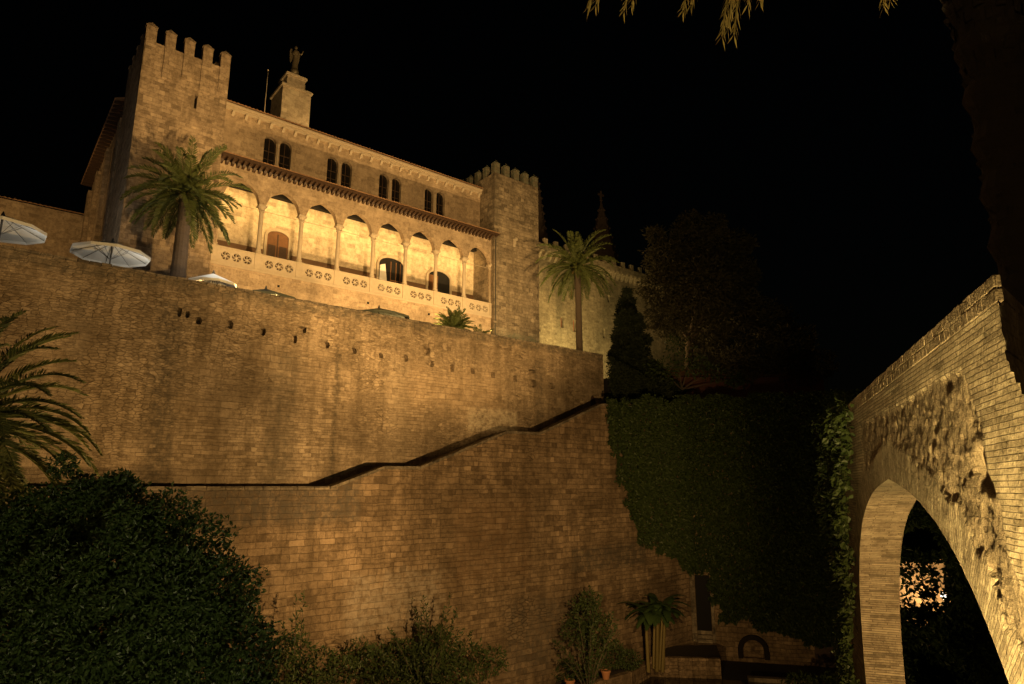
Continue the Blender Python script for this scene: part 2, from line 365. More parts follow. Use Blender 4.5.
def palm_frond(b, c, az, el, length, droop, leaf, nl=46, wid=.035, vee=.5):
    """one feather frond: arched midrib with two rows of leaflets"""
    pts = []; d = Vector((math.cos(az)*math.cos(el), math.sin(az)*math.cos(el), math.sin(el))); p = Vector(c); n = 14
    tw = random.uniform(-.25, .25); side0 = Vector((-math.sin(az), math.cos(az), 0))
    for i in range(n+1):
        pts.append(p.copy()); p = p + d*(length/n)
        d = (d + Vector((0, 0, -droop*(.35+1.3*i/n)/n)) + side0*tw/n).normalized()
    b.tube(pts, [.045*(1-.85*i/n)*min(1, length/3) + .006 for i in range(n+1)], 4)
    cen = []; dr = []; Ls = []
    for k in range(nl):
        t = .12 + .88*k/(nl-1); f = t*n; i = min(int(f), n-1); q = pts[i].lerp(pts[i+1], f-i); tg = (pts[i+1]-pts[i]).normalized()
        sd = tg.cross(Vector((0, 0, 1))); sd = side0 if sd.length < .05 else sd.normalized(); up = sd.cross(tg)
        ll = leaf*(.35+.65*math.sin(math.pi*min(1, .12+t*.92))**.7)*random.uniform(.85, 1.1)
        for sg in (-1, 1):
            v = tg*(.55+.5*t) + sd*sg*random.uniform(.8, 1.0) + up*vee*random.uniform(.3, 1) + Vector((0, 0, -.12))
            cen.append(q[:]); dr.append(v[:]); Ls.append(ll)
    return leafmesh(b, np.array(cen), np.array(dr), np.array(Ls), wid, .2)

# ================================================================ SETTING
GZ = -13.6
struct('ground', B().box(-600, 600, -600, 600, GZ-.3, GZ), M['soil'])
# raised platforms carrying the palace and the upper garden
t = B(); t.box(-40, 40.9, 38.65, 110, GZ, 9.7); t.box(40.9, 130, 46, 110, GZ, 9.7)
struct('palace_terrace', t, M['paving'])
t = B(); t.box(40.9, 56, 36, 46, GZ, 6.2)
struct('upper_garden_ground', t, M['soil'])

# stair between the two walls
prof = [(-30, -.1), (15.7, -.1), (19.0, 1.05), (21.4, 1.07), (28.1, 3.55), (31.1, 3.6), (37.4, 6.1), (41, 6.35), (47.6, 6.9)]
def topz(s):
    for (a, b_), (c, d_) in zip(prof, prof[1:]):
        if a <= s <= c: return b_ + (d_-b_)*(s-a)/(c-a)
    return prof[-1][1]
st = []
for (a, b_), (c, d_) in zip(prof, prof[1:]):
    n = max(1, int(abs(d_-b_)/.17))
    for i in range(n):
        x0 = a+(c-a)*i/n; x1 = a+(c-a)*(i+1)/n; zz = b_+(d_-b_)*(i+1)/n - 1.0; st += [(x0, zz), (x1, zz)]
t = B(); t.prism([(47.6, GZ), (-30, GZ)] + st, [], 35.61, 38.6); struct('stair', t, M['paving'])

# ================================================================ RAMPARTS
th_ = Thing('rampart_wall', 'tall weathered stone terrace wall below the palace with a row of small dark holes under its top', 'wall', (0, 38, GZ))
zt = lambda s: 10.9 - .004*max(0, s) + .05*nz(s*.8, 3)
out = [(-40, GZ), (41, GZ)] + [(41 - i*.6, zt(41-i*.6)) for i in range(136)]
hol = [(7.9, 9.1, .10, .26), (8.3, 9.05, .09, .2), (8.9, 8.8, .12, .2), (10.53, 8.8, .13, .22), (12.39, 8.65, .12, .2), (14.29, 8.5, .13, .22), (14.7, 9.15, .2, .2), (16.32, 8.38, .13, .22), (18.12, 8.28, .15, .2),
       (20.02, 8.2, .14, .18), (21.87, 8.25, .14, .2), (23.49, 8.95, .26, .26), (23.92, 8.1, .12, .22), (25.57, 8.0, .17, .24), (27.38, 7.95, .18, .2), (29.19, 7.85, .18, .24), (31.28, 7.8, .19, .24),
       (33.0, 8.55, .3, .14), (33.1, 7.65, .27, .3), (35.06, 7.6, .22, .24), (37.02, 7.45, .22, .24)]
def raghole(x, z, a, c):
    return [(x + a*(1+.22*random.uniform(-1, 1))*math.cos(R(q)) * (1.1 if q % 90 else .95), z + c*(1+.2*random.uniform(-1, 1))*math.sin(R(q))*(1.1 if q % 90 else .95)) for q in range(0, 360, 45)]
holes = [raghole(h_[0], h_[1], h_[2]*1.35, h_[3]*1.15) for h_ in hol] + [archhole(39.35, 40.35, 5.4, 7.35)]
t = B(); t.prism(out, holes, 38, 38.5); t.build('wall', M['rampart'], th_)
B().box(39.3, 40.4, 38.38, 38.46, 5.35, 7.4).build('door', M['wood'], th_)
for h_ in hol:
    pass
t = B()
t.box(-40, 41, 38.505, 38.64, GZ, 10.7); t.build('backing', M['rampart'], th_)
# rounded uneven coping
t = B(); n = 160
for i in range(n):
    x0 = -40 + 81*i/n; x1 = x0 + 81/n - .015; k = .05*nz(i*.7, 9); zz = zt((x0+x1)/2)
    t.box(x0, x1, 37.93+.03*nz(i, 2), 38.66, zz - .02, zz + .14 + k*.8)
t.build('coping', M['coping'], th_, bevel=.04)

th_ = Thing('stair_wall', 'lower stone garden wall whose top climbs in steps along the dark staircase', 'wall', (0, 35, GZ))
def jag(p): return p
top = []
for (a, b_), (c, d_) in list(zip(prof, prof[1:]))[::-1]:
    n = max(2, int((c-a)/.5))
    for i in range(n): top.append((c-(c-a)*i/n, d_-(d_-b_)*i/n + .02*nz(c-(c-a)*i/n, 5)))
top.append(prof[0])
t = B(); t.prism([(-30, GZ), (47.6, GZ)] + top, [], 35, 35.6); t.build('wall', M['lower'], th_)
t = B()
for (a, b_), (c, d_) in zip(prof, prof[1:]):
    n = max(1, int((c-a)/.9))
    for i in range(n):
        x0 = a+(c-a)*i/n; x1 = a+(c-a)*(i+1)/n-.012; z0 = b_+(d_-b_)*i/n; z1 = b_+(d_-b_)*(i+1)/n; j = .025*nz(x0, 7)
        t.add([(x0, 34.95+j, z0-.16), (x1, 34.95+j, z1-.16), (x1, 35.64, z1-.16), (x0, 35.64, z0-.16), (x0, 34.95+j, z0+.03+j), (x1, 34.95+j, z1+.03+j), (x1, 35.64, z1+.03), (x0, 35.64, z0+.03)],
              [(3,2,1,0),(4,5,6,7),(0,1,5,4),(1,2,6,5),(2,3,7,6),(3,0,4,7)])
t.build('coping', M['coping'], th_, bevel=.03)

# ivy covered wall (world frame: x along the wall)
IC = W(47.4, 35, 0); IE = (W(53.05, 27.19, 0) - IC).normalized(); IN = Vector((IE.y, -IE.x, 0))
iang = math.atan2(IE.y, IE.x)
class IThing(Thing):
    def __init__(s, name, label, cat, base, group=None):
        super().__init__(name, label, cat, (0, 0, 0), group, 'X'); p = IC + IE*base[0] - IN*base[1]
        s.b = Vector(base); s.o.location = (p.x, p.y, base[2]); s.o.rotation_euler.z = iang
def WI(x, y, z): p = IC + IE*x - IN*y; return Vector((p.x, p.y, z))
th_ = IThing('garden_wall', 'dark stone wall under a curtain of ivy with a narrow doorway and steps', 'wall', (0, 0, GZ))
outl = [(-.3, GZ), (13.3, GZ), (13.3, 7.27), (10, 7.3), (-.3, 6.95)]
holes = [[(.35, -12.4), (1.5, -12.4), (1.5, -7.2), (.35, -7.2)], archhole(3.7, 5.3, -13.3, -11.9)]
t = B(); t.prism(outl, holes, 0, .6); t.build('wall', M['lower'], th_)
B().box(.3, 1.55, 1.6, 1.7, -12.6, -7.1).build('doorway_recess', M['void'], th_)
B().box(3.5, 5.5, .35, .6, -13.5, -11.7).build('niche_back', M['lower'], th_)
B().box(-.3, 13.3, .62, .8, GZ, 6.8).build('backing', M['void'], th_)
t = B()
for i in range(6): t.box(.36, 1.49, -.1+i*.3, 1.58, -12.1+.27*i-.27, -12.1+.27*i)
t.build('step', M['paving'], th_)
t = B(); t.box(-.05, .33, -.14, 0, -12.3, -7.0); t.box(1.52, 1.75, -.12, 0, -12.3, -7.0); t.box(-.1, 1.85, -.15, 0, -7.0, -6.7); t.build('door_frame', M['coping'], th_, bevel=.02)
t = B(); ho = archhole(3.7, 5.3, -13.3, -11.9); oo = archhole(3.35, 5.65, -13.3, -11.55); t.prism([oo[0], ho[0]] + ho[:1:-1] + [ho[1], oo[1]] + oo[2:], [], -.35, -.002); t.build('niche_surround', M['dark_bark'], th_, bevel=.03)
B().box(9.0, 10.5, -.05, -.002, GZ, -11.9).build('gate', M['wood'], th_)
t = B()
for i in range(15):
    x0 = -.3+i*.915; zz = 6.98+.3*min(1, max(0, x0/10)); t.box(x0, x0+.9, -.05, .65, zz, zz+.12)
t.build('coping', M['coping'], th_, bevel=.02)

# ================================================================ PALACE
pal = Thing('palace', 'long golden stone palace front with a lit arcaded loggia between two towers', 'palace', (25, 50, 9.7))
cols = [12.27 + 3.247*i for i in range(9)]           # 9 supports, 8 bays
x0, x1 = cols[0]+.1, cols[-1]-.15
hole = [(x0, 16.2), (x1, 16.2), (x1, 21.55)]
for i in range(7, -1, -1):
    a, b_ = cols[i]+.24, cols[i+1]-.24
    a = max(a, x0); b_ = min(b_, x1); cx = (a+b_)/2; r = (b_-a)/2
    for k in range(13):
        q = k/12; xx = b_+(a-b_)*q; tt = abs(xx-cx)/r
        zz = 21.55 + 1.42*(1-tt**2.0)**.62 if tt < 1 else 21.55
        hole.append((xx, zz + .10*max(0, 1-tt*3)))
hole.append((x0, 21.55)) if hole[-1] != (x0, 21.55) else None
cl = []
for p in hole:
    if not cl or (abs(p[0]-cl[-1][0]) + abs(p[1]-cl[-1][1])) > 1e-4: cl.append(p)
t = B(); t.prism([(11.7, 9), (38.45, 9), (38.45, 24.3), (11.7, 24.3)], [cl], 50, 50.5); t.build('facade', M['palace'], pal)
# loggia inside
t = B(); t.box(11.7, 38.45, 53.000, 53.400, 15.8, 24.27); t.build('loggia_back_wall', M['loggia'], pal)
t = B(); t.box(11.7, 12.2, 50.52, 52.980, 15.8, 24.27); t.build('loggia_end_wall', M['loggia'], pal); t = B(); t.box(38.1, 38.45, 50.52, 52.980, 15.8, 24.27); t.build('loggia_end_wall', M['loggia'], pal)
t = B(); t.box(11.7, 38.45, 50.52, 52.980, 15.6, 16.1); t.build('loggia_floor', M['paving'], pal)
t = B(); t.box(12.22, 38.08, 50.52, 52.980, 24.28, 24.4)
for i in range(44): t.box(12.4+i*.585, 12.52+i*.585, 50.53, 52.970, 24.12, 24.275)
t.build('loggia_ceiling', M['door'], pal)
M['shade_strip'] = plain('painted_shade', (.15, .085, .045), .8, .3, 2)  # brown strips stand in for the balustrade's shadow on the back wall
for a, b_ in ((12.22, 16.7), (19.0, 27.0), (30.15, 32.35), (35.35, 38.08)): B().box(a, b_, 52.920, 52.990, 16.12, 18.95).build('shade_strip', M['shade_strip'], pal)
# doors of the loggia
for (a, b_, zt_, ar) in ((16.95, 18.75, 20.75, 1), (27.25, 29.9, 20.8, 1), (32.6, 35.1, 20.6, 1)):
    f = B(); r = (b_-a)/2; hz = zt_-r*.55
    ho = [(a, 16.1), (b_, 16.1)] + arc((a+b_)/2, hz, r, r*.55, 0, 180, 12)
    oo = [(a-.22, 16.1), (b_+.22, 16.1)] + arc((a+b_)/2, hz, r+.22, r*.55+.25, 0, 180, 12)
    d0 = B(); d0.prism(ho, [], 52.900, 52.990); dob = d0.build('loggia_door', M['void' if a > 20 else 'door'], pal)
    f.prism([oo[0], ho[0]] + ho[:1:-1] + [ho[1], oo[1]] + oo[2:], [], 52.800, 52.995); f.build('door_frame', M['trim'], pal)
    l = B()
    if a < 20:
        l.box((a+b_)/2-.05, (a+b_)/2+.05, 52.850, 52.899, 16.12, zt_-.25)
        for xx in (a+.12, (a+b_)/2+.17): l.box(xx, xx+.62, 52.870, 52.899, 16.4, 17.6); l.box(xx, xx+.62, 52.870, 52.899, 17.9, 19.5)
        l.build('door_panel', M['wood'], pal)
    elif a < 30:
        l.add([(a+.05, 52.800, 16.2), (a+1.15, 52.800, 16.2), (a+.62, 52.800, 20.1), (a+.1, 52.800, 19.9), (a+.05, 52.860, 16.2), (a+1.15, 52.860, 16.2), (a+.62, 52.860, 20.1), (a+.1, 52.860, 19.9)],
              [(0,1,2,3),(7,6,5,4),(0,4,5,1),(1,5,6,2),(2,6,7,3),(3,7,4,0)]); l.build('curtain', M['curtain'], pal)
        g = B()
        for xx in (a+1.2, a+1.75, a+2.2): g.box(xx, xx+.07, 52.840, 52.898, 16.12, zt_-.35)
        g.box(a+1.2, b_-.1, 52.845, 52.897, 18.6, 18.68); g.build('door_leaf', M['door'], pal)
    else:
        l.box(a+.05, a+1.1, 52.840, 52.898, 16.12, zt_-.5); l.build('door_leaf', M['door'], pal)
# columns with capitals
for i, x in enumerate(cols):
    y = 50.25; end = i in (0, 8); r = .17
    p = B(); p.box(x-.3, x+.3, 49.93, 50.57, 16.2, 17.5) if not end else p.box(x-.25, x+.3, 49.93, 50.57, 16.2, 17.5)
    p.build('pedestal', M['trim'], pal, bevel=.02)
    c_ = B(); c_.lathe(x, y, [(.26, 17.5), (.26, 17.6), (.22, 17.66), (.24, 17.74), (r+.02, 17.8), (r, 18.2), (r-.01, 20.95)], 16)
    co = c_.build('column', M['trim'], pal, smooth=False)
    k = B(); k.lathe(x, y, [(r-.01, 20.96), (.24, 21.0), (.20, 21.06), (.24, 21.2), (.34, 21.38)], 8, R(22.5)); k.box(x-.33, x+.33, y-.33, y+.33, 21.38, 21.54)
    k.build('capital', M['trim'], co, base=pal.b)
# pierced balustrade, three rosettes a bay
def ring(cx, cz, r, n=16, ph=0): return [(cx+r*math.cos(2*math.pi*(k+ph)/n), cz+r*math.sin(2*math.pi*(k+ph)/n)) for k in range(n)]
ros = None
for i in range(8):
    a, b_ = cols[i]+.3, cols[i+1]-.3; cs = [a+(b_-a)*f for f in (.2, .5, .8)]
    t = B(); t.prism([(a, 16.2), (b_, 16.2), (b_, 17.36), (a, 17.36)], [ring(c_, 16.78, .33) for c_ in cs], 50.0, 50.2); pan = t.build('balustrade_panel', M['trim'], pal)
    t = B(); t.box(a, b_, 49.94, 50.3, 17.36, 17.48); t.build('handrail', M['trim'], pal, bevel=.02)
    for c_ in cs:
        if ros is None:
            rb = B()
            for k in range(6):
                q = R(60*k+15); ux, uz = math.cos(q), math.sin(q); px_, pz_ = -uz*.035, ux*.035
                rb.prism([(px_+ux*.05, pz_+uz*.05), (-px_+ux*.05, -pz_+uz*.05), (ux*.2-px_+.1*-uz, uz*.2-pz_+.1*ux), (ux*.34-px_, uz*.34-pz_), (ux*.34+px_, uz*.34+pz_), (ux*.2+px_+.1*-uz, uz*.2+pz_+.1*ux)], [], -.05, .05)
            rb.prism(ring(0, 0, .09, 10), [], -.06, .06)
            ros = rb.build('rosette', M['trim'], pan, base=(0, 0, 0)); ros.location = Vector((c_, 50.1, 16.78)) - pal.b
        else: copypart(ros, pan, Vector((c_, 50.1, 16.78)) - pal.b)
t = B(); t.box(11.7, 38.45, 49.9, 50.0, 15.98, 16.18); t.box(11.7, 38.45, 49.93, 50.0, 21.0, 21.02); t.build('string_course', M['trim'], pal, bevel=.02)
for x in (17.2, 24.9, 31): B().box(x-.09, x+.09, 49.96, 49.998, 15.1, 15.28).build('drain_hole', M['void'], pal)
# eave over the loggia: tiles on brackets
def tiles(x0, x1, y0, z0, y1, z1, step=.26, amp=.055):
    b = B(); n = int((x1-x0)/step*6); vs = []
    rows = [(y0, z0-.05), (y0, z0), (y1, z1)]
    for r_, (y, z) in enumerate(rows):
        for i in range(n+1):
            x = x0+(x1-x0)*i/n; vs.append((x, y, z + (amp*abs(math.sin(math.pi*(x-x0)/step)) if r_ else 0)))
    fs = [(r_*(n+1)+i, r_*(n+1)+i+1, (r_+1)*(n+1)+i+1, (r_+1)*(n+1)+i) for r_ in range(2) for i in range(n)]
    return b.add(vs, fs)
t = tiles(11.6, 38.5, 49.1, 24.62, 51.99, 25.5); t.build('loggia_roof', M['tile'], pal)
t = B(); t.box(11.6, 38.48, 49.15, 52, 24.42, 24.56); t.build('eave_board', M['wood'], pal)
br = None
for i in range(66):
    x = 11.8+i*.408
    if br is None:
        k = B(); k.prism([(0, 0), (.75, 0), (.75, -.12), (.45, -.2), (.3, -.36), (0, -.42)], [], 0, .2)
        k.v = [(-yy, -xx, zz) for xx, yy, zz in k.v]
        br = k.build('eave_bracket', M['wood'], pal, base=(0, 0, 0)); br.location = Vector((x, 50, 24.41)) - pal.b
    else: copypart(br, pal.o, Vector((x, 50, 24.41)) - pal.b)
# upper storey, set back
wins = [16.3, 17.62, 21.85, 23.2, 26.95, 28.3, 31.9, 33.25]
t = B(); t.prism([(11.7, 24), (39, 24), (39, 30.15), (11.7, 30.15)], [archhole(x-.5, x+.5, 26.0, 28.55) for x in wins], 52, 52.5); t.build('upper_wall', M['palace'], pal)
for x in wins:
    g = B(); g.box(x-.56, x+.56, 52.36, 52.42, 25.9, 28.7); wo = g.build('window', M['glass'], pal)
    f = B(); f.box(x-.03, x+.03, 52.30, 52.355, 26, 28.5); f.box(x-.5, x+.5, 52.305, 52.35, 27.3, 27.36); f.box(x-.5, x+.5, 52.305, 52.35, 26.6, 26.64); f.build('frame', M['wood'], wo, base=pal.b)
    if abs(x-16.3) < .1 or wins.index(x) % 2 == 0:
        m_ = B(); m_.lathe(x+.66, 51.97, [(.1, 26), (.07, 26.1), (.07, 27.9), (.13, 28.05)], 8); m_.build('mullion', M['trim'], pal)
t = B(); t.box(11.7, 39, 51.55, 52, 29.95, 30.15); t.box(11.7, 39, 51.75, 52, 29.7, 29.95); t.build('cornice', M['trim'], pal, bevel=.03)
de = None
for i in range(26):
    x = 12.1+i*1.03
    if de is None:
        k = B(); k.prism([(0, 0), (.32, 0), (.3, -.12), (.12, -.36), (0, -.4)], [], -.1, .1); k.v = [(yy, -xx, zz) for xx, yy, zz in k.v]
        de = k.build('cornice_bracket', M['trim'], pal, base=(0, 0, 0)); de.location = Vector((x, 52, 29.69)) - pal.b
    else: copypart(de, pal.o, Vector((x, 52, 29.69)) - pal.b)
t = tiles(11.7, 39, 51.45, 30.22, 60, 32.2, .3, .07); t.build('roof', M['tile'], pal)
t = B(); t.box(11.7, 39, 52.5, 70, 23.6, 29.9); t.build('inner_block', M['void'], pal)
# roof turret
t = B(); t.box(18.25, 20.95, 56, 59, 30.5, 36.3); tu = t.build('roof_turret', M['loggia'], pal)
t = B(); t.box(18.1, 21.1, 55.85, 59.15, 36.3, 36.55); t.box(18.75, 20.5, 56.5, 58.5, 36.56, 37.9); t.box(18.6, 20.65, 56.35, 58.65, 37.9, 38.15); t.box(18.9, 20.35, 56.7, 58.3, 38.16, 38.3); t.build('cap', M['loggia'], tu, base=pal.b, bevel=.04)
t = B(); t.prism(archhole(18.5, 20.0, 32.2, 33.3)[1:] + [(18.5, 32.2)], [], 55.9, 55.998); t.prism(archhole(20.15, 20.9, 32.2, 33.2), [], 55.9, 55.998); t.build('blind_arch', M['trim'], tu, base=pal.b)

# angel statue on the turret (body, wings, head)
an = Thing('angel_statue', 'small bronze winged angel statue standing on the roof turret', 'statue', (19.5, 56.9, 38.3))
t = B(); t.lathe(19.5, 56.9, [(.42, 38.3), (.42, 38.75), (.34, 38.8), (.3, 39.0), (.27, 39.5), (.2, 40.0), (.19, 40.25), (.25, 40.6), (.29, 40.8), (.13, 40.95), (.085, 41.02), (.13, 41.12), (.15, 41.25), (.12, 41.38), (.03, 41.45)], 12)
t.tube([(19.75, 56.85, 40.8), (19.98, 56.7, 40.6), (20.1, 56.55, 41.0)], [.08, .07, .05], 6); t.tube([(19.26, 56.85, 40.8), (19.15, 56.7, 40.45), (19.2, 56.5, 40.2)], [.08, .07, .05], 6)
t.build('figure', M['bronze'], an, smooth=True)
for sg in (-1, 1):
    k = B(); k.prism([(19.5+sg*.08, 40.7), (19.5+sg*.28, 41.15), (19.5+sg*.42, 41.2), (19.5+sg*.5, 40.8), (19.5+sg*.46, 40.1), (19.5+sg*.36, 39.6), (19.5+sg*.22, 39.9)], [], 57.12, 57.2); k.build('wing', M['bronze'], an, bevel=.02)
fp = Thing('flagpole', 'thin bare flagpole on the palace roof left of the turret', 'pole', (16.2, 54, 30.8))
t = B(); t.tube([(16.2, 54, 30.8), (16.2, 54, 35.8)], [.05, .03], 8); t.lathe(16.2, 54, [(.02, 35.8), (.08, 35.86), (.02, 35.95)], 8); t.build('pole', M['trim'], fp, smooth=True)
t = B(); t.lathe(16.2, 54, [(.16, 30.8), (.16, 30.95), (.07, 31.0)], 8); t.build('base', M['metal'], fp)

# ---- towers
def merlon(th, x, y, z0, w_, h_, first=[None]):
    k = B(); hw = w_/2
    k.box(-hw, hw, -hw*.8, hw*.8, 0, h_)
    k.add([(-hw*1.12, -hw*.95, h_), (hw*1.12, -hw*.95, h_), (hw*1.12, hw*.95, h_), (-hw*1.12, hw*.95, h_), (0, 0, h_+.5*w_/.75)], [(3,2,1,0), (0,1,4), (1,2,4), (2,3,4), (3,0,4)])
    return k
def tower(th, x0, x1, y0, y1, zb, zt, mat, nfront, nside, mh, slit=None, mw=.70):
    sh = [[(slit[0]-slit[2], slit[1]-slit[3]), (slit[0]+slit[2], slit[1]-slit[3]), (slit[0]+slit[2], slit[1]+slit[3]), (slit[0]-slit[2], slit[1]+slit[3])]] if slit else []
    t = B(); t.prism([(x0, zb), (x1, zb), (x1, zt), (x0, zt)], sh, y0, y0+.6); t.box(x0, x0+.6, y0+.6, y1, zb, zt); t.box(x1-.6, x1, y0+.6, y1, zb, zt); t.box(x0+.6, x1-.6, y1-.6, y1, zb, zt)
    t.build('shaft', mat, th)
    t = B(); t.box(x0+.62, x1-.62, y0+.62, y1-.62, zb, zt-1.2); t.build('roof_deck', M['void'], th)
    proto = None
    def put(x, y):
        nonlocal proto
        if proto is None:
            proto = merlon(th, 0, 0, 0, mw, mh).build('merlon', mat, th, base=(0, 0, 0)); proto.location = Vector((x, y, zt)) - th.b
        else: copypart(proto, th.o, Vector((x, y, zt)) - th.b)
    for i in range(nfront): put(x0+mw/2 + (x1-x0-mw)*i/(nfront-1), y0+.33)
    for i in range(1, nside): put(x0+mw/2, y0+.33+(y1-y0-.66)*i/(nside-1)); put(x1-mw/2, y0+.33+(y1-y0-.66)*i/(nside-1))
    for i in range(1, nfront-1): put(x0+mw/2 + (x1-x0-mw)*i/(nfront-1), y1-.33)
t1 = Thing('battlement_tower', 'square stone tower with pointed merlons at the left end of the palace, behind the palm', 'tower', (8.9, 52, 9.7))
tower(t1, 6.0, 11.85, 49, 56, 9, 31.3, M['tower'], 5, 5, 1.25, (9.72, 27.75, .09, .55))
t = B()
for i in range(5):
    x = 6.0+.39 + (5.85-.78)*i/4; t.box(x-.36, x+.36, 48.9, 48.999, 29.2 - .5*(i % 2), 31.28)
t.build('merlon_strip', M['tower'], t1, bevel=.03)
t2 = Thing('battlement_tower', 'square stone tower with a green lamp tint painted on its foot at the right end of the loggia', 'tower', (41, 52, 9.7))
tower(t2, 38.1, 44.0, 49.5, 56, 9, 31.3, M['keep'], 5, 5, 1.15)
t = B()
for (a, b_, c_, d_) in ((40.7, 24.4, .22, .3), (40.95, 24.7, .2, .2), (40.65, 24.0, .16, .25)): t.prism(raghole(a, b_, c_, d_), [], 49.42, 49.499)
t.build('stone_crest', M['trim'], t2, bevel=.03)
t = B(); t.box(37.95, 44.1, 49.38, 49.5, 15.4, 15.62); t.box(38.0, 44.1, 49.3, 49.5, 9, 12.6); t.build('plinth', M['keep'], t2, bevel=.04)
k = B(); k.box(38.2, 38.27, 49.42, 49.49, 10, 24); k.build('drainpipe', M['metal'], t2)

# ---- side wing behind the left tower
lw = Thing('palace_side_wing', 'side range of the palace with a deep rafter eave running back behind the left tower', 'building', (9, 66, 9.7))
t = B(); t.box(6.3, 11.5, 56.05, 75, 9, 29.9); t.build('wall', M['tower'], lw)
t = B()
for y in (57.2, 63.5, 69, 74.3): t.box(5.95, 6.29, y-.6, y+.6, 9, 28.6)
t.build('pilaster', M['tower'], lw)
t = B(); t.add([(5.35, 56.1, 29.7), (5.35, 75.6, 29.7), (9, 75.6, 31.4), (9, 56.1, 31.4), (5.35, 56.1, 29.85), (5.35, 75.6, 29.85), (9, 75.6, 31.55), (9, 56.1, 31.55)], [(0,1,2,3),(7,6,5,4),(0,4,5,1),(1,5,6,2),(2,6,7,3),(3,7,4,0)]); t.build('roof', M['tile'], lw)
ra = None
for i in range(26):
    y = 56.4+i*.75
    if ra is None:
        k = B(); k.box(-.3, .9, -.08, .08, -.12, .12); ra = k.build('rafter', M['wood'], lw, base=(0, 0, 0)); ra.location = Vector((5.7, y, 29.66)) - lw.b
    else: copypart(ra, lw.o, Vector((5.7, y, 29.66)) - lw.b)
for y, z in ((60.5, 26.6), (66.3, 26.6), (60.5, 21), (66.3, 21)):
    t = B(); t.box(6.22, 6.298, y-.5, y+.5, z-1, z+1); t.build('window', M['glass'], lw)
bw_ = Thing('boundary_wall', 'plain orange-lit stone wall with a dark tiled top at the far left', 'wall', (-8, 75.5, 9.7))
t = B(); t.box(-45, 6.2, 75.6, 76.2, 9, 26.5); t.build('wall', M['palace'], bw_)
t = tiles(-45, 6.2, 75.3, 26.55, 80, 28.2, .4, .09); t.build('tile_top', M['tile'], bw_)

# ---- right wing beyond the second tower
rw = Thing('palace_far_wing', 'yellow-lit stone wing with small battlements and slit windows behind the right palm', 'building', (60, 53, 9.7))
slits = [(50.6, 18.1, .22, .65), (52.6, 18.0, .24, .75), (52.3, 21.8, .2, .6), (58.5, 22.3, .2, .5), (57.5, 17.8, .22, .6)]
t = B(); t.prism([(44.01, 6), (84, 6), (84, 26), (44.01, 26)], [[(a-c_, b_-d_), (a+c_, b_-d_)] + arc(a, b_+d_-c_, c_, c_, 0, 180, 6) for a, b_, c_, d_ in slits], 53, 53.5); t.build('wall', M['wing'], rw)
t = B(); t.box(44.05, 84, 53.52, 62, 6, 25.5); t.build('inner_block', M['void'], rw)
for a, b_, c_, d_ in slits[:3]: B().box(a-c_, a-c_*.1, 53.12, 53.2, b_-d_, b_+d_-.1).build('shutter', M['shutter'], rw)
co = None; me_ = None
for i in range(48):
    x = 44.6+i*.82
    if co is None:
        k = B(); k.prism([(0, 0), (.5, 0), (.5, -.22), (.25, -.62), (0, -.95)], [], -.16, .16); k.v = [(yy, -xx, zz) for xx, yy, zz in k.v]
        co = k.build('corbel', M['wing'], rw, base=(0, 0, 0)); co.location = Vector((x, 53, 25.9)) - rw.b
        k = B(); k.box(-.3, .3, -.2, .2, 0, .75); me_ = k.build('merlon', M['wing'], rw, base=(0, 0, 0), bevel=.08); me_.location = Vector((x, 52.75, 26.7)) - rw.b
    else:
        copypart(co, rw.o, Vector((x, 53, 25.9)) - rw.b)
        if i % 2 == 0: copypart(me_, rw.o, Vector((x, 52.75, 26.7)) - rw.b)
t = B(); t.box(44.02, 84, 52.5, 53.3, 25.92, 26.7); t.build('parapet', M['wing'], rw, bevel=.05)

# ---- cathedral pinnacles far behind
def spire(name, label, s, d, z0, z1, r0, cross=True):
    th = Thing(name, label, 'spire', (s, d, z0 - 12)); n = 8
    t = B(); t.lathe(s, d, [(r0*1.02, z0-12), (r0*1.02, z0), (r0*.9, z0), (.16, z1)], n); t.build('spire', M['spire'], th)
    cr = None
    for k in range(8):
        for j in range(7):
            f = (j+.6)/7.6; rr = r0*.92*(1-f)+.16*f; a = 2*math.pi*k/n; p = Vector((s+rr*math.cos(a), d+rr*math.sin(a), z0+(z1-z0)*f))
            if cr is None:
                q = B(); q.lathe(0, 0, [(.05, -.25), (.3, 0), (.22, .2), (.04, .42)], 6); cr = q.build('crocket', M['spire'], th, base=(0, 0, 0)); cr.location = p - th.b
            else: copypart(cr, th.o, p - th.b)
    if cross:
        t = B(); t.lathe(s, d, [(.1, z1-.1), (.42, z1+.3), (.16, z1+.6)], 8); t.box(s-.2, s+.2, d-.2, d+.2, z1+.5, z1+2.6); t.box(s-.9, s+.9, d-.18, d+.18, z1+1.4, z1+1.85); t.build('cross', M['spire'], th, bevel=.05)
    return th
spire('church_spire', 'dark reddish church spire topped by a stone cross, beyond the right palm', 103.4, 95, 46, 62.4, 4.4)
spire('church_pinnacle', 'slender dark church pinnacle just showing behind the right tower', 84.3, 95, 50, 62.5, 1.9, False)

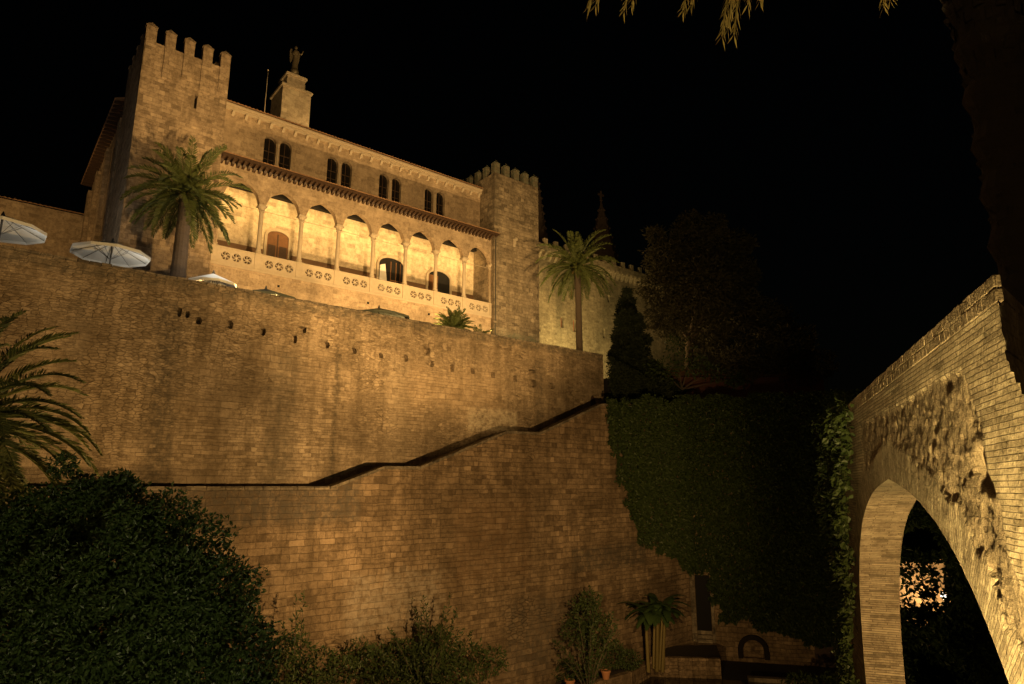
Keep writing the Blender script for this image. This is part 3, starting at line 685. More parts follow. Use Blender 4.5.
# ================================================================ PARASOLS
def parasol(name_label, s, d, zc, r, mat, lit, tilt, group='parasols on the palace terrace', n=10):
    th = Thing('parasol', name_label, 'parasol', (s, d, 9.7), group); up = .7
    t = B(); top = (s, d, zc+up); rim = []; fs = []; vs = [top, (s, d, zc+up-.05)]
    for k in range(n):
        a = 2*math.pi*(k+.5)/n; vs.append((s+r*math.cos(a), d+r*math.sin(a), zc + tilt*math.cos(a)))
    for k in range(n):
        a = 2*math.pi*(k+.5)/n; vs.append((s+r*math.cos(a), d+r*math.sin(a), zc - .16 + tilt*math.cos(a)))
    for k in range(n):
        a, b_ = 2+k, 2+(k+1) % n; fs.append((0, a, b_)); fs.append((a, a+n, b_+n, b_))
    t.add(vs, fs); ca = t.build('canopy', mat, th); sm = ca.modifiers.new('thick', 'SOLIDIFY'); sm.thickness = .02
    t = B(); t.tube([(s, d, 9.7), (s, d, zc+up+.12)], .045, 8); t.lathe(s, d, [(.09, zc+up), (.03, zc+up+.2)], 8); t.build('pole', M['metal'], th, smooth=True)
    t = B()
    for k in range(n):
        a = 2*math.pi*(k+.5)/n; t.tube([(s, d, zc+up-.09), (s+r*.98*math.cos(a), d+r*.98*math.sin(a), zc-.05+tilt*math.cos(a))], .016, 4)
        t.tube([(s, d, zc-.35), (s+r*.45*math.cos(a), d+r*.45*math.sin(a), zc+.32+tilt*.45*math.cos(a))], .013, 4)
    t.build('ribs', M['metal'], th)
    t = B(); t.box(s-.45, s+.45, d-.45, d+.45, 9.71, 9.85); t.build('base', M['metal'], th, bevel=.02)
    if lit: point('parasol_lamp', W(s+1.1, d-.5, zc-.9), lit*.6, COOL, .08)
    return th
parasol('pale parasol at the left edge of the picture, half cut off', -.15, 40.9, 12.75, 2.0, M['canvas'], 45, 0)
parasol('open white parasol seen from below at the foot of the left tower', 4.75, 40.9, 12.5, 1.95, M['canvas'], 70, 0)
parasol('bright white parasol top just above the wall at the foot of the left palm', 10.15, 41.0, 11.8, 1.5, M['canvas'], 8, 0)
parasol('low parasol top, dark in place of its shadow, below the second and third loggia bays', 13.4, 41.2, 11.5, 2.1, M['shade_canvas'], 0, 0)
parasol('low parasol top, dark in place of its shadow, behind the wall left of the fan plant', 21.4, 41.2, 11.6, 2.3, M['shade_canvas'], 0, 0)
point('parasol_lamp', W(10.4, 39.6, 13.8), 150, COOL, .08)

# ================================================================ PALMS
def palm(th, c, trunk, nf, length, leaf, mat, droop=1.5, wid=.05, elmin=-35, crownmat=None):
    t = B(); n = 26; pts = []; rad = []
    for i in range(n+1):
        f = i/n; p = Vector(trunk[0]).lerp(Vector(trunk[1]), f); pts.append(p); rad.append((trunk[2]+(trunk[3]-trunk[2])*f)*(1+.05*(i % 2)))
    t.tube(pts, rad, 14); t.build('trunk', M['trunk'], th)
    b = B()
    for i in range(nf):
        az = i*2.39996 + random.uniform(-.2, .2); f = i/nf
        el = R(82 - (82-elmin)*f**.8 + random.uniform(-7, 7))
        palm_frond(b, Vector(c) + Vector((math.cos(az), math.sin(az), 0))*.12, az, el, length*random.uniform(.85, 1.08)*(1-.12*(f > .85)), droop*random.uniform(.8, 1.2), leaf, 50, wid)
    b.build('crown', mat, th)
    k = B()
    for i in range(50):
        a = random.uniform(0, 6.28); p = Vector(c) + Vector((math.cos(a)*.42, math.sin(a)*.42, -.35+random.uniform(-.25, .2)))
        k.tube([p, p + Vector((math.cos(a)*.28, math.sin(a)*.28, .22))], [.07, .03], 5)
    k.build('frond_stubs', M['dry'], th)
    return th
p1 = Thing('palm_tree', 'feather palm on the terrace in front of the left tower', 'palm tree', (8.55, 42.5, 9.7))
palm(p1, (8.5, 42.5, 17.7), ((8.55, 42.5, 9.7), (8.5, 42.5, 17.6), .48, .34), 62, 3.7, .62, M['palm'], 1.35, .075, -50)
p2 = Thing('palm_tree', 'slim palm on the terrace in front of the far yellow-lit wing', 'palm tree', (40.0, 39.8, 9.7))
palm(p2, (40.0, 39.8, 19.0), ((40.0, 39.8, 9.7), (40.0, 39.8, 18.9), .30, .25), 54, 3.9, .6, M['palm'], 1.5, .07, -48)
# left foreground palm, its crown just outside the picture
lp = Thing('palm_tree', 'foreground palm whose arching fronds reach in at the left edge', 'palm tree', (-15.4, 18.1, GZ), None, 'X')
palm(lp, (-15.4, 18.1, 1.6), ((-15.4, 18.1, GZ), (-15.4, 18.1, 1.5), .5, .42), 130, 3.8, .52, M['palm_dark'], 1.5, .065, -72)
# right foreground palm: trunk at the right edge, frond tips hanging in at the top
F_ = 661.0; TH = R(12.2)
def proj(p):
    dep = p[1]*math.cos(TH)+p[2]*math.sin(TH); up = -p[1]*math.sin(TH)+p[2]*math.cos(TH); return 512+F_*p[0]/dep, 342-F_*up/dep
rp = Thing('palm_tree', 'dark foreground palm trunk at the right edge with frond tips hanging in at the top', 'palm tree', (7.6, 9.25, GZ), None, 'X')
t = B(); pts = []; rad = []
for i in range(90):
    f = i/89; pts.append(Vector((7.6, 9.25, GZ + (10.6-GZ)*f))); rad.append(.42 + .10*(i % 3 == 0) + .12*max(0, f-.75)*4)
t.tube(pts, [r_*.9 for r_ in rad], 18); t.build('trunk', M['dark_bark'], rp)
t = B()
for i in range(900):
    zz = GZ + 5 + (10.4-GZ-5)*i/900; a = i*2.39996; r0 = .40+.42*max(0, (zz-4.5)/6)**1.5; d = Vector((math.cos(a), math.sin(a), 0)); p = Vector((7.6, 9.25, zz)) + d*(r0-.06); sd = Vector((-d.y, d.x, 0))*random.uniform(.04, .08)
    q = p + d*random.uniform(.04, .12) + Vector((0, 0, random.uniform(.12, .24))); t.add([(p-sd)[:], (p+sd)[:], (q+sd*.5)[:], (q-sd*.5)[:], (p-sd+Vector((0, 0, .22)))[:], (p+sd+Vector((0, 0, .22)))[:]], [(0, 1, 2, 3), (3, 2, 5, 4), (0, 3, 4), (1, 5, 2)])
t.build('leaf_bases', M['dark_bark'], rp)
b = B(); cc = Vector((7.6, 9.25, 11.0)); got = 0
def ry(px, py, t_):
    u, v = (px-512)/F_, (342-py)/F_; return Vector((u, math.cos(TH)-v*math.sin(TH), math.sin(TH)+v*math.cos(TH)))*t_
def frond_to(b, c, tip, leaf, nl, wid, rise=2.0):
    c = Vector(c); tip = Vector(tip); mid = tip + (c-tip)*.22; mid.z = max(c.z, tip.z) + rise*.9; pts = []
    for i in range(15): f = i/14; pts.append(c*(1-f)**2 + mid*2*f*(1-f) + tip*f*f)
    b.tube(pts, [.04*(1-.8*i/14)+.005 for i in range(15)], 4); cen = []; dr = []; Ls = []
    for k in range(nl):
        t_ = .1+.9*k/(nl-1); f = t_*14; i = min(int(f), 13); q = pts[i].lerp(pts[i+1], f-i); tg = (pts[i+1]-pts[i]).normalized(); sd = tg.cross(Vector((.1, .2, 1))).normalized(); up = sd.cross(tg)
        for sg in (-1, 1):
            v = tg*(.8+.4*t_) + sd*sg*random.uniform(.35, .8) + up*.25*random.uniform(-.3, 1) + Vector((0, 0, -.35)); cen.append(q[:]); dr.append(v[:]); Ls.append(leaf*random.uniform(.7, 1.05)*(1-.55*t_**3))
    return leafmesh(b, np.array(cen), np.array(dr), np.array(Ls), wid, .2)
tips = [((588, 8), 10.5), ((596, 4), 10.8), ((624, 10), 10.6), ((632, 4), 10.2), ((683, 10), 10.6), ((691, 4), 10.0), ((722, 36), 10.4), ((728, 28), 11.0), ((734, 34), 10.2), ((748, 4), 10), ((760, 0), 10.6), ((884, 6), 10.3), ((890, 0), 10.5)]
for (px_, py_), dd in tips: frond_to(b, cc, ry(px_, py_, dd), .55, 90, .028)
tries = 0
while got < 34 and tries < 400:
    tries += 1; q = B(); az = random.uniform(0, 6.28); el = R(random.uniform(-5, 80))
    palm_frond(q, cc, az, el, random.uniform(3.8, 4.8), random.uniform(1.0, 1.7), .45, 50, .035)
    pr = [proj(v) for v in q.v[::7] if v[1] > .5]
    if any(-60 < x < 940 and -6 < y < 700 for x, y in pr): continue
    got += 1; b.add(q.v, q.f)
b.build('crown', M['dry'], rp)
# low fan plant on the wall top
cyc = Thing('fan_plant', 'low bright green spiky plant behind the wall top below the last loggia bays', 'plant', (26.6, 39.7, 9.7))
b = B()
for i in range(46):
    az = i*2.4; palm_frond(b, (26.6, 39.4, 11.15), az, R(random.uniform(8, 80)), random.uniform(1.4, 2.0), .8, .36, 30, .06)
for i in range(30):
    az = i*2.4; palm_frond(b, (29.0, 39.5, 10.75), az, R(random.uniform(5, 60)), random.uniform(1.0, 1.5), .9, .25, 22, .05)
b.build('fronds', M['palm'], cyc)
t = B(); t.tube([(26.6, 39.5, 9.7), (26.6, 39.4, 11.15)], .18, 8); t.tube([(29.0, 39.5, 9.7), (29.0, 39.5, 10.75)], .15, 8); t.build('stem', M['trunk'], cyc)

# ================================================================ TREES, IVY, SHRUBS
def tree(name, label, base, blobs, per, L, Wd, mat, limbs=None, trunk=.25, cat='tree', group=None, shell=.4, droop=.1):
    th = Thing(name, label, cat, base, group, 'X'); b = clumps(B(), blobs, per, L, Wd, shell, droop); b.build('crown', mat, th)
    t = B(); bx = Vector(base); ctr = Vector(np.mean([c for c, r in blobs], axis=0)); fork = bx.lerp(Vector((ctr.x, ctr.y, ctr.z)), .55); fork.x = bx.x + (ctr.x-bx.x)*.3; fork.y = bx.y+(ctr.y-bx.y)*.3
    t.tube([bx, bx.lerp(fork, .5) + Vector((.1*trunk, .2*trunk, 0)), fork], [trunk*1.25, trunk, trunk*.8], 10)
    for c, r in blobs[:14]: t.tube([fork, fork.lerp(Vector(c), .4) + Vector((0, 0, .1)), fork.lerp(Vector(c), .8)], [trunk*.5, trunk*.3, trunk*.08], 6)
    t.build('trunk', M['bark'], th)
    return th
def onray(px, py, t_): return tuple(ry(px, py, t_))
# big round leafy tree at lower left
bl = []
for px_, py_, dd, r in [(115, 505, 16.2, .95), (160, 520, 16.2, 1.0), (195, 545, 16, .95), (75, 520, 16, .95), (40, 545, 15.5, 1.0), (10, 585, 15, 1.1), (60, 590, 14.6, 1.2), (120, 570, 14.6, 1.3), (175, 590, 14.8, 1.25), (222, 590, 15.4, 1.0), (215, 635, 14.9, 1.15), (245, 650, 15.3, .95), (160, 655, 14.2, 1.3), (95, 645, 14, 1.3), (30, 650, 14, 1.3), (-20, 630, 14.5, 1.3), (60, 705, 14, 1.4), (150, 715, 14, 1.4), (230, 710, 14.8, 1.2), (120, 620, 16.8, 1.9), (130, 690, 16.5, 2.0), (150, 560, 16.9, 1.3), (100, 560, 16.8, 1.4), (200, 600, 16.4, 1.3), (60, 590, 16.4, 1.5), (20, 720, 15, 1.6)]:
    bl.append((onray(px_, py_, dd), (r, r, r*.9)))
bl += [(onray(20, 525, 15.5), (1, 1, .9)), (onray(-20, 545, 15), (1.1, 1.1, 1)), (onray(50, 510, 16), (.8, .8, .7))]
for i in range(150):
    c, r = random.choice(bl[:17]); c = np.array(c) + rng.normal(size=3)*np.array([.7, .3, .6]); px_ = 512+661*c[0]/(c[1]*.977+c[2]*.211); py_ = 342-661*(c[2]*.977-c[1]*.211)/(c[1]*.977+c[2]*.211)
    if px_ > 150+(py_-495)*.62: continue
    bl.append((tuple(c+np.array([0, -.35, .1])), (.36, .36, .32)))
tree('broadleaf_tree', 'big rounded dark green leafy tree in the lower left foreground', (-8.3, 16, GZ), bl, 170, .12, .06, M['bush'], trunk=.22, shell=.45)
# trees beyond the ivy wall
def blobtree(pxs, dist, rpx):
    return [(onray(x, y, dist + random.uniform(-2, 2)), tuple(np.array([1, 1, .85])*r*dist/F_)) for x, y, r in pxs]
tree('umbrella_pine', 'tall dark round-topped tree behind the ivy wall, right of the spire', (17.5, 66, 6), blobtree([(690, 240, 26), (665, 258, 24), (722, 250, 30), (740, 275, 22), (660, 290, 24), (700, 285, 36), (735, 310, 30), (668, 318, 24), (705, 330, 34), (690, 222, 14), (715, 225, 14), (655, 235, 12), (748, 243, 9)], 66, 0), 26, .42, .16, M['pine'], trunk=.45, shell=.5)
tree('leafy_tree', 'lower dark tree right of the round-topped tree, fading into the night', (27, 66, 6), blobtree([(770, 320, 26), (792, 345, 28), (760, 350, 30), (815, 365, 22), (738, 365, 24), (790, 375, 26)], 64, 0), 22, .42, .16, M['pine'], trunk=.4, shell=.5)
tree('leafy_tree', 'thin tree with a few lit leaves in front of the far wing end', (15.2, 61, 6), blobtree([(690, 362, 18), (662, 372, 18), (712, 372, 14), (735, 380, 14), (676, 345, 14)], 61, 0), 9, .36, .16, M['ivy'], trunk=.15, shell=.7)
tree('cypress_tree', 'dark pointed cypress at the right end of the rampart', (10.9, 62.5, 6), blobtree([(627, 292, 5), (627, 302, 9), (626, 312, 11), (628, 320, 13), (630, 330, 15), (627, 340, 17), (628, 348, 18), (630, 355, 19), (632, 376, 24), (640, 395, 26), (650, 370, 14), (622, 390, 18), (655, 390, 18), (646, 340, 6), (641, 352, 9), (617, 356, 9), (616, 338, 5), (638, 318, 5), (655, 378, 14), (668, 392, 16), (619, 322, 4)], 62, 0), 110, .3, .13, M['cypress'], trunk=.2, shell=.4)
hd = Thing('hedge', 'dark clipped hedge filling the corner beside the end of the rampart', 'hedge', tuple(W(43, 40, 6.2)), None, 'X')
b = B(); pts = []
nn = 9000; s_ = 41.2+rng.random(nn)*6; z_ = 6+rng.random(nn)*(4.7-.28*(s_-41.2)); d_ = 37.4+.6*rng.random(nn)**2
P_ = np.stack([s_*DV[0]+d_*NV[0], s_*DV[1]+d_*NV[1], z_], 1); leafmesh(b, P_, rng.normal(size=(nn, 3))+np.array([.3, -.6, .2]), .2, .11); b.build('foliage', M['cypress'], hd)
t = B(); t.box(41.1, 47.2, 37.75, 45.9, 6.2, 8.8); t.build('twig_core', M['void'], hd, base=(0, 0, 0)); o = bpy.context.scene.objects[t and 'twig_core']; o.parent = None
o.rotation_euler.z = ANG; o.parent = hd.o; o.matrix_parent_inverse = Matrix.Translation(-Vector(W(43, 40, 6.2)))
th_ = Thing('garden_house', 'low dark red building half hidden behind the trees above the ivy wall', 'house', (20.5, 63, 6), None, 'X')
t = B(); t.box(15.5, 30, 63, 68, 6, 10.2); t.build('wall', M['redwall'], th_)
t = B(); t.add([(15.2, 62.7, 10.2), (30.3, 62.7, 10.2), (30.3, 65.5, 11.4), (15.2, 65.5, 11.4), (15.2, 68.3, 10.2), (30.3, 68.3, 10.2)], [(0, 1, 2, 3), (3, 2, 5, 4), (0, 3, 4), (1, 5, 2)]); t.build('roof', M['tile'], th_)

# ivy curtain on the garden wall and over the corner
def inpoly(x, y, poly):
    r = np.zeros(len(x), bool); n = len(poly)
    for i in range(n):
        x1, y1 = poly[i]; x2, y2 = poly[(i+1) % n]
        c = ((y1 > y) != (y2 > y)) & (x < (x2-x1)*(y-y1)/(y2-y1+1e-12)+x1); r ^= c
    return r
iv = Thing('ivy', 'dense dark ivy curtain covering the garden wall from its corner to the arch', 'ivy', tuple(WI(6, 0, GZ)), None, 'X')
b = B()
def ivy_patch(fr, poly, n, x0, x1, z0, z1, depth, L, Wd, edge=.5):
    x = x0+rng.random(n)*(x1-x0); z = z0+rng.random(n)*(z1-z0)
    jx = np.array([nz(a*.9, c_*.9, 1) for a, c_ in zip(x, z)])*edge; jz = np.array([nz(a*.9, c_*.9, 8) for a, c_ in zip(x, z)])*edge
    k = inpoly(x+jx, z+jz, poly); x, z = x[k], z[k]
    thick = np.array([.5+.5*nz(a*.7, c_*.5, 4)+.35*nz(a*2.2, c_*2.2, 6) for a, c_ in zip(x, z)]); thick = np.clip(thick, .05, 1.3)*depth
    y = thick*(1-.5*rng.random(len(x))**2)+.03
    P = np.array([fr(a, q, c_)[:] for a, q, c_ in zip(x, y, z)])
    nrm = np.array((fr(0, 1, 0)-fr(0, 0, 0))[:])
    D = rng.normal(size=(len(x), 3))*.6 + nrm*.7; D[:, 2] -= .6
    leafmesh(b, P, D, L*(.6+.8*rng.random(len(x))), Wd*(.6+.8*rng.random(len(x))))
PW = lambda a, q, c_: W(a, 35-q, c_); PI_ = lambda a, q, c_: WI(a, -q, c_)
ivy_patch(PW, [(37.7, 6.4), (47.6, 7.4), (47.6, -7.0), (46.0, -6.6), (45.2, -5.2), (43.3, -5.4), (42.2, -4.6), (40.9, -4.4), (40.4, -2.2), (39.2, -.8), (38.5, 1.2), (37.9, 3.6)], 36000, 36.5, 47.6, -8, 7.5, .6, .25, .18, .7)
ivy_patch(PI_, [(-.2, 7.6), (13.7, 7.6), (13.7, -11.6), (12, -11.6), (8.5, -11.9), (6, -11.2), (4, -10.6), (2.4, -10.4), (1.6, -9.0), (1.55, -7.0), (.3, -6.8), (-.2, -7.0)], 70000, -.2, 14, -12.3, 7.6, .75, .28, .2, .6)
b.build('foliage', M['ivy'], iv)
# ================================================================ ARCH
arc_pts = [(0, .12), (1.1, .0), (2.2, -.17), (3.4, -.5), (4.45, -.93), (5.3, -1.5), (6.0, -2.16), (6.6, -3.0), (6.95, -3.9), (7.2, -4.8), (7.3, -5.6), (7.36, -8), (7.4, GZ)]
CA = 15.55
half = []
for i in range(len(arc_pts)-1):
    (a, b_), (c_, d_) = arc_pts[i], arc_pts[i+1]; n = max(2, int(math.hypot(c_-a, d_-b_)/.12))
    for k in range(n): half.append((a+(c_-a)*k/n, b_+(d_-b_)*k/n))
half.append(arc_pts[-1])
# smooth the polyline a little
hh = np.array(half)
for _ in range(12): hh[1:-1] = hh[1:-1]*.5 + .25*(hh[:-2]+hh[2:])
half = [tuple(x) for x in hh]
near = [(CA-x, z) for x, z in half[::-1]]; far = [(CA+x, z) for x, z in half[1:]]
ragged = []; z = -2.0; rr = random.Random(3)
def nearx(z): return float(np.interp(z, [-4, -1.0, .0, .8, 1.2, 1.7, 2.17], [6.9, 7.1, 7.35, 7.75, 8.0, 7.98, 8.08]))
while z < 2.1:
    e = nearx(z)+rr.uniform(-.05, .05); ragged += [(e, z), (e+rr.uniform(-.02, .02), z+.11)]; z += .125
outline = near + far + [(27, GZ), (27, 2.0)]
q = 27.0
while q > 8.3: q -= .35; outline.append((q, 2.17+.02*nz(q*2, 1)))
outline += [(8.06, 2.17)] + ragged[::-1] + [(6.9, -4.0), (6.7, GZ)]
op = near + far
def ringdist(a, z):
    return np.min(np.hypot(hh[:, 0][None]-np.abs(a-CA)[:, None], hh[:, 1][None]-z[:, None]), axis=1)
xs = np.arange(6.6, 27, .11); zs = np.arange(-12.2, 2.2, .11); GX, GZZ = np.meshgrid(xs, zs); gx = GX.ravel()+rng.uniform(-.03, .03, GX.size); gz = GZZ.ravel()+rng.uniform(-.03, .03, GX.size)
fx = 9.2+rng.random(9000)*9; fz = -1.5+rng.random(9000)*3.1
gx = np.concatenate([gx, fx]); gz = np.concatenate([gz, fz])
k = inpoly(gx, gz, outline); gx, gz = gx[k], gz[k]
k = ringdist(gx, gz) > .07; gx, gz = gx[k], gz[k]
vco = [Vector(p) for p in outline] + [Vector((a, c_)) for a, c_ in zip(gx, gz)]
no = len(outline); ed = [(i, (i+1) % no) for i in range(no)]
V2, E2, F2, *_ = delaunay_2d_cdt(vco, ed, [], 0, 1e-5)
V2 = np.array([v[:] for v in V2]); F2 = np.array([f for f in F2 if len(f) == 3])
ce = V2[F2].mean(axis=1); F2 = F2[inpoly(ce[:, 0], ce[:, 1], outline)]
rd = ringdist(V2[:, 0], V2[:, 1])
def regions(a, z, rd):
    jag_ = np.array([.22*nz(x*1.1, c_*1.1, 2)+.10*nz(x*4, c_*4, 3) for x, c_ in zip(a, z)])
    right = np.interp(z, [-3, -1.2, -.4, .3, 1.0, 1.5], [8.4, 8.55, 8.9, 9.2, 9.35, 9.65])
    rough = (z < 1.42+jag_*.5) & (a > right+jag_) & (rd > .75+jag_) & (a < 18.6) & (z > -2.2)
    ringr = (rd < .85) & ~rough & (z > -4.5) & ~((a < right) & (rd > .55))
    return rough, ringr
rgh, rng_ = regions(V2[:, 0], V2[:, 1], rd)
Y = np.zeros(len(V2))
for i, (a, z) in enumerate(V2):
    n0 = nz(a*2.2, z*2.2, 0); n1 = noise.noise(Vector((a*7, z*7, 5))); n2 = noise.cell(Vector((a*5+2*n0, z*9, 1)))
    if rgh[i]:
        n3 = .15*max(0, 1-abs(z-1.32-.1*n0)/.14)*(.5+n1) + .6*max(0, 1-abs(a-9.55-.15*n0)/.16)*(.5+n1)*(z < 1.3); crater = max(0, 1-math.hypot((a-9.35)/.55, (z-.15)/.3))
        Y[i] = -.022 + .012*n0 + .010*n1 + .012*n2 - .2*crater - .11*max(0, n3) - .02*abs(noise.noise(Vector((a*5.0, z*1.6, 9)))) + .018*noise.noise(Vector((a*11, z*5, 3)))
    else: Y[i] = .012*n0 + .008*n1
# boundary vertices stay put
edge_k = np.zeros(len(V2), bool); edge_k[:no] = True
Y[edge_k] *= .3
tha = Thing('stone_arch', 'ruined stone arch at the right, its brick courses lit from below around an eroded patch', 'arch', (15.55, 0, GZ), None, 'A')
vs = np.column_stack([V2[:, 0], Y, V2[:, 1]]); fcol = regions(ce[inpoly(ce[:, 0], ce[:, 1], outline)][:, 0], ce[inpoly(ce[:, 0], ce[:, 1], outline)][:, 1], ringdist(ce[inpoly(ce[:, 0], ce[:, 1], outline)][:, 0], ce[inpoly(ce[:, 0], ce[:, 1], outline)][:, 1]))
me = bpy.data.meshes.new('face')
# orient so the normal looks to +y
A_ = V2[F2]; cr_ = (A_[:, 1, 0]-A_[:, 0, 0])*(A_[:, 2, 1]-A_[:, 0, 1])-(A_[:, 1, 1]-A_[:, 0, 1])*(A_[:, 2, 0]-A_[:, 0, 0])
F2[cr_ > 0] = F2[cr_ > 0][:, ::-1]
vb = vs - np.array(tha.b); me.from_pydata(vb.tolist(), [], F2.tolist()); me.materials.append(M['arch']); me.materials.append(M['rough'])
me.polygons.foreach_set('material_index', fcol[0].astype(int)); me.shade_smooth()
uvl = me.uv_layers.new(name='UVMap'); uvd = np.zeros((len(F2)*3, 2)); fl = F2.ravel(); ringf = np.repeat(fcol[1], 3)
a_, z_ = V2[fl, 0], V2[fl, 1]
uvd[:, 0] = a_*1.0; uvd[:, 1] = z_+.02
topm = z_ > 1.85
angq = np.arctan2(z_+7.0, a_-CA)*8.0
uvd[ringf, 0] = rd[fl][ringf]*.8; uvd[ringf, 1] = angq[ringf]
uvl.data.foreach_set('uv', uvd.ravel()); me.update()
fo = bpy.data.objects.new('face', me); C.objects.link(fo); fo.parent = tha.o
# two courses of upright slabs along the top, a little proud
for z0, z1, ln in ((1.885, 2.03, .2), (2.04, 2.185, .27)):
    t = B(); a = 8.02
    while a < 19:
        l = ln*rr.uniform(.8, 1.25); pr = .004+rr.uniform(0, .012); dz = rr.uniform(-.008, .012)
        t.box(a, a+l-.008, -min(.5, .06+(a-8.02)*.28), pr, z0+dz*.3, z1+dz); a += l
    t.build('coping', M['rough'], tha, bevel=.012)
# soffit and jambs of the opening
t = B(); lp_ = near + far; n = len(lp_); TH_ = 1.0; rows = 9; vs = []; u_ = []
L_ = 0; ls = [0]
for i in range(1, n): L_ += math.hypot(lp_[i][0]-lp_[i-1][0], lp_[i][1]-lp_[i-1][1]); ls.append(L_)
for i, (a, z) in enumerate(lp_):
    for j in range(rows):
        y = -TH_*j/(rows-1); dj = .018*nz(ls[i]*2, y*3, 4) if 0 < j < rows-1 else .0
        vs.append((a, y, z+dj) if abs(a-CA) < 5 else (a+dj, y, z)); u_.append((y+5, ls[i]))
fs = [(i*rows+j, (i+1)*rows+j, (i+1)*rows+j+1, i*rows+j+1) for i in range(n-1) for j in range(rows-1)]
t.add(vs, fs); so = t.build('soffit', M['arch'], tha, smooth=True)
uvl = so.data.uv_layers.new(name='UVMap'); li = np.zeros(len(so.data.loops), int); so.data.loops.foreach_get('vertex_index', li)
uvl.data.foreach_set('uv', np.array(u_)[li].ravel())
def back(p):
    a, z = p; k = max(0, 1-(a-6.5)/4) * float(np.interp(z, [-4, -1.5], [0, 1])); return (a + 3.4*k, z)
bo = [back(p) if i >= len(near)+len(far) else p for i, p in enumerate(outline)]
t = B(); t.prism(bo, [], -TH_, -TH_+.02); t.build('back', M['rough'], tha)
# top and ragged end
t = B(); idx = list(range(len(near)+len(far), no)); pl = [outline[i] for i in idx]; vs = []
for a, z in pl: vs += [(a, 0, z), (back((a, z))[0], -TH_, z)]
t.add(vs, [(2*i, 2*i+1, 2*i+3, 2*i+2) for i in range(len(pl)-1)]); t.build('broken_end', M['rough'], tha)
# ivy on the far end of the arch
iv2 = Thing('ivy', 'bushy ivy hanging over the far left end of the arch', 'ivy', WA(23, 0, GZ)[:], None, 'X')
b = B()
PA = lambda a, q, c_: WA(a, q, c_)
ivy_patch(PA, [(18.0, 2.1), (27.3, 2.2), (27.3, GZ), (23.1, GZ), (22.95, -5.6), (22.1, -3.2), (21.4, -1.6), (20.3, -.6), (19.3, .6), (18.4, 1.6)], 22000, 17.3, 27.4, GZ, 2.8, .55, .17, .12, .35)
b.build('foliage', M['ivy'], iv2)

# ---- what shows through the arch: dark trees, a lit house front, a lamp
th_ = Thing('lit_house', 'orange lit house front glimpsed through leaves under the arch', 'house', onray(925, 585, 56), None, 'X'); c_ = Vector(onray(925, 585, 56))
t = B(); t.box(c_.x-2.6, c_.x+2, c_.y, c_.y+4, GZ, c_.z+1.9); t.box(c_.x-2.8, c_.x+2.2, c_.y-.2, c_.y+4.2, c_.z+1.91, c_.z+2.1); t.build('wall', M['palace'], th_, base=th_.b)
spot('house_lamp', c_ + Vector((-1, -4, -1)), c_ + Vector((0, 0, 0)), 1900, 120, 1.0, (1, .62, .25))
sl = Thing('street_lamp', 'small white street lamp shining through the arch', 'street lamp', tuple(Vector(onray(944, 597, 48))*1.0), None, 'X'); p = Vector(onray(944, 597, 48)); sl.o.location = (p.x, p.y, GZ); sl.b = Vector((p.x, p.y, GZ))
t = B(); t.tube([(p.x, p.y, GZ), (p.x, p.y, p.z-.3)], [.09, .06], 8); t.build('post', M['metal'], sl)
t = B(); t.lathe(p.x, p.y, [(.05, p.z-.2), (.16, p.z-.1), (.22, p.z+.1), (.12, p.z+.25), (.03, p.z+.3)], 10); t.build('lantern', emis('lamp_glow', (1, .93, .8), 5), sl)
random.seed(23); rng = np.random.default_rng(23); bl = []
for px_ in range(893, 960, 12):
    for py_ in range(622, 690, 15): bl.append((onray(px_, py_, 43), (.75, .6, .7)))
for px_, py_ in [(x, 557) for x in range(898, 956, 8)] + [(950, y) for y in range(562, 612, 8)] + [(929, 570), (933, 578), (922, 567), (913, 586), (927, 592), (936, 607), (912, 609), (924, 611), (905, 572)]: bl.append((onray(px_, py_, 44.5), (.36, .3, .34)))
for i in range(44):
    px_, py_ = random.uniform(885, 1010), random.uniform(500, 690)
    if math.hypot(px_-921, py_-584) < 31: continue
    if math.hypot((px_-915)/10, (py_-580)/24) < 2.0 or math.hypot((px_-930)/14, (py_-596)/12) < 1.9 or math.hypot(px_-944, py_-597) < 26: continue
    r = random.uniform(.7, 1.3); bl.append((onray(px_, py_, random.uniform(38, 44)), (r, r, r*.9)))
for px_, py_ in ((912, 564), (922, 582), (907, 596), (922, 572), (926, 606), (931, 586), (915, 608), (938, 608), (903, 572), (941, 590), (924, 596), (906, 584), (914, 552), (925, 560), (934, 572), (910, 612), (920, 618), (932, 615), (903, 604), (917, 574), (928, 596)): bl.append((onray(px_, py_, 45), (.24, .24, .24)))
for px_ in range(958, 1016, 13):
    for py_ in range(540, 690, 17):
        bl.append((onray(px_, py_, 43), (.8, .6, .8)))
tree('garden_tree', 'dark tree filling the view through the arch', (34, 48, GZ), bl, 34, .36, .18, M['bush'], trunk=.12, shell=.5)
ds = Thing('hedge', 'dark low hedge running along the ground behind the arch', 'hedge', onray(960, 690, 40), None, 'X'); c_ = Vector(onray(960, 690, 40))
b = clumps(B(), [((c_.x-8+i*1.6, c_.y+4-i*.3, GZ+.6), (1.2, 1.0, .9)) for i in range(14)], 40, .25, .12); b.build('foliage', M['ivy'], ds)
struct('garden_path', B().box(12, 40, 20, 33.5, GZ+.004, GZ+.012), M['paving'])

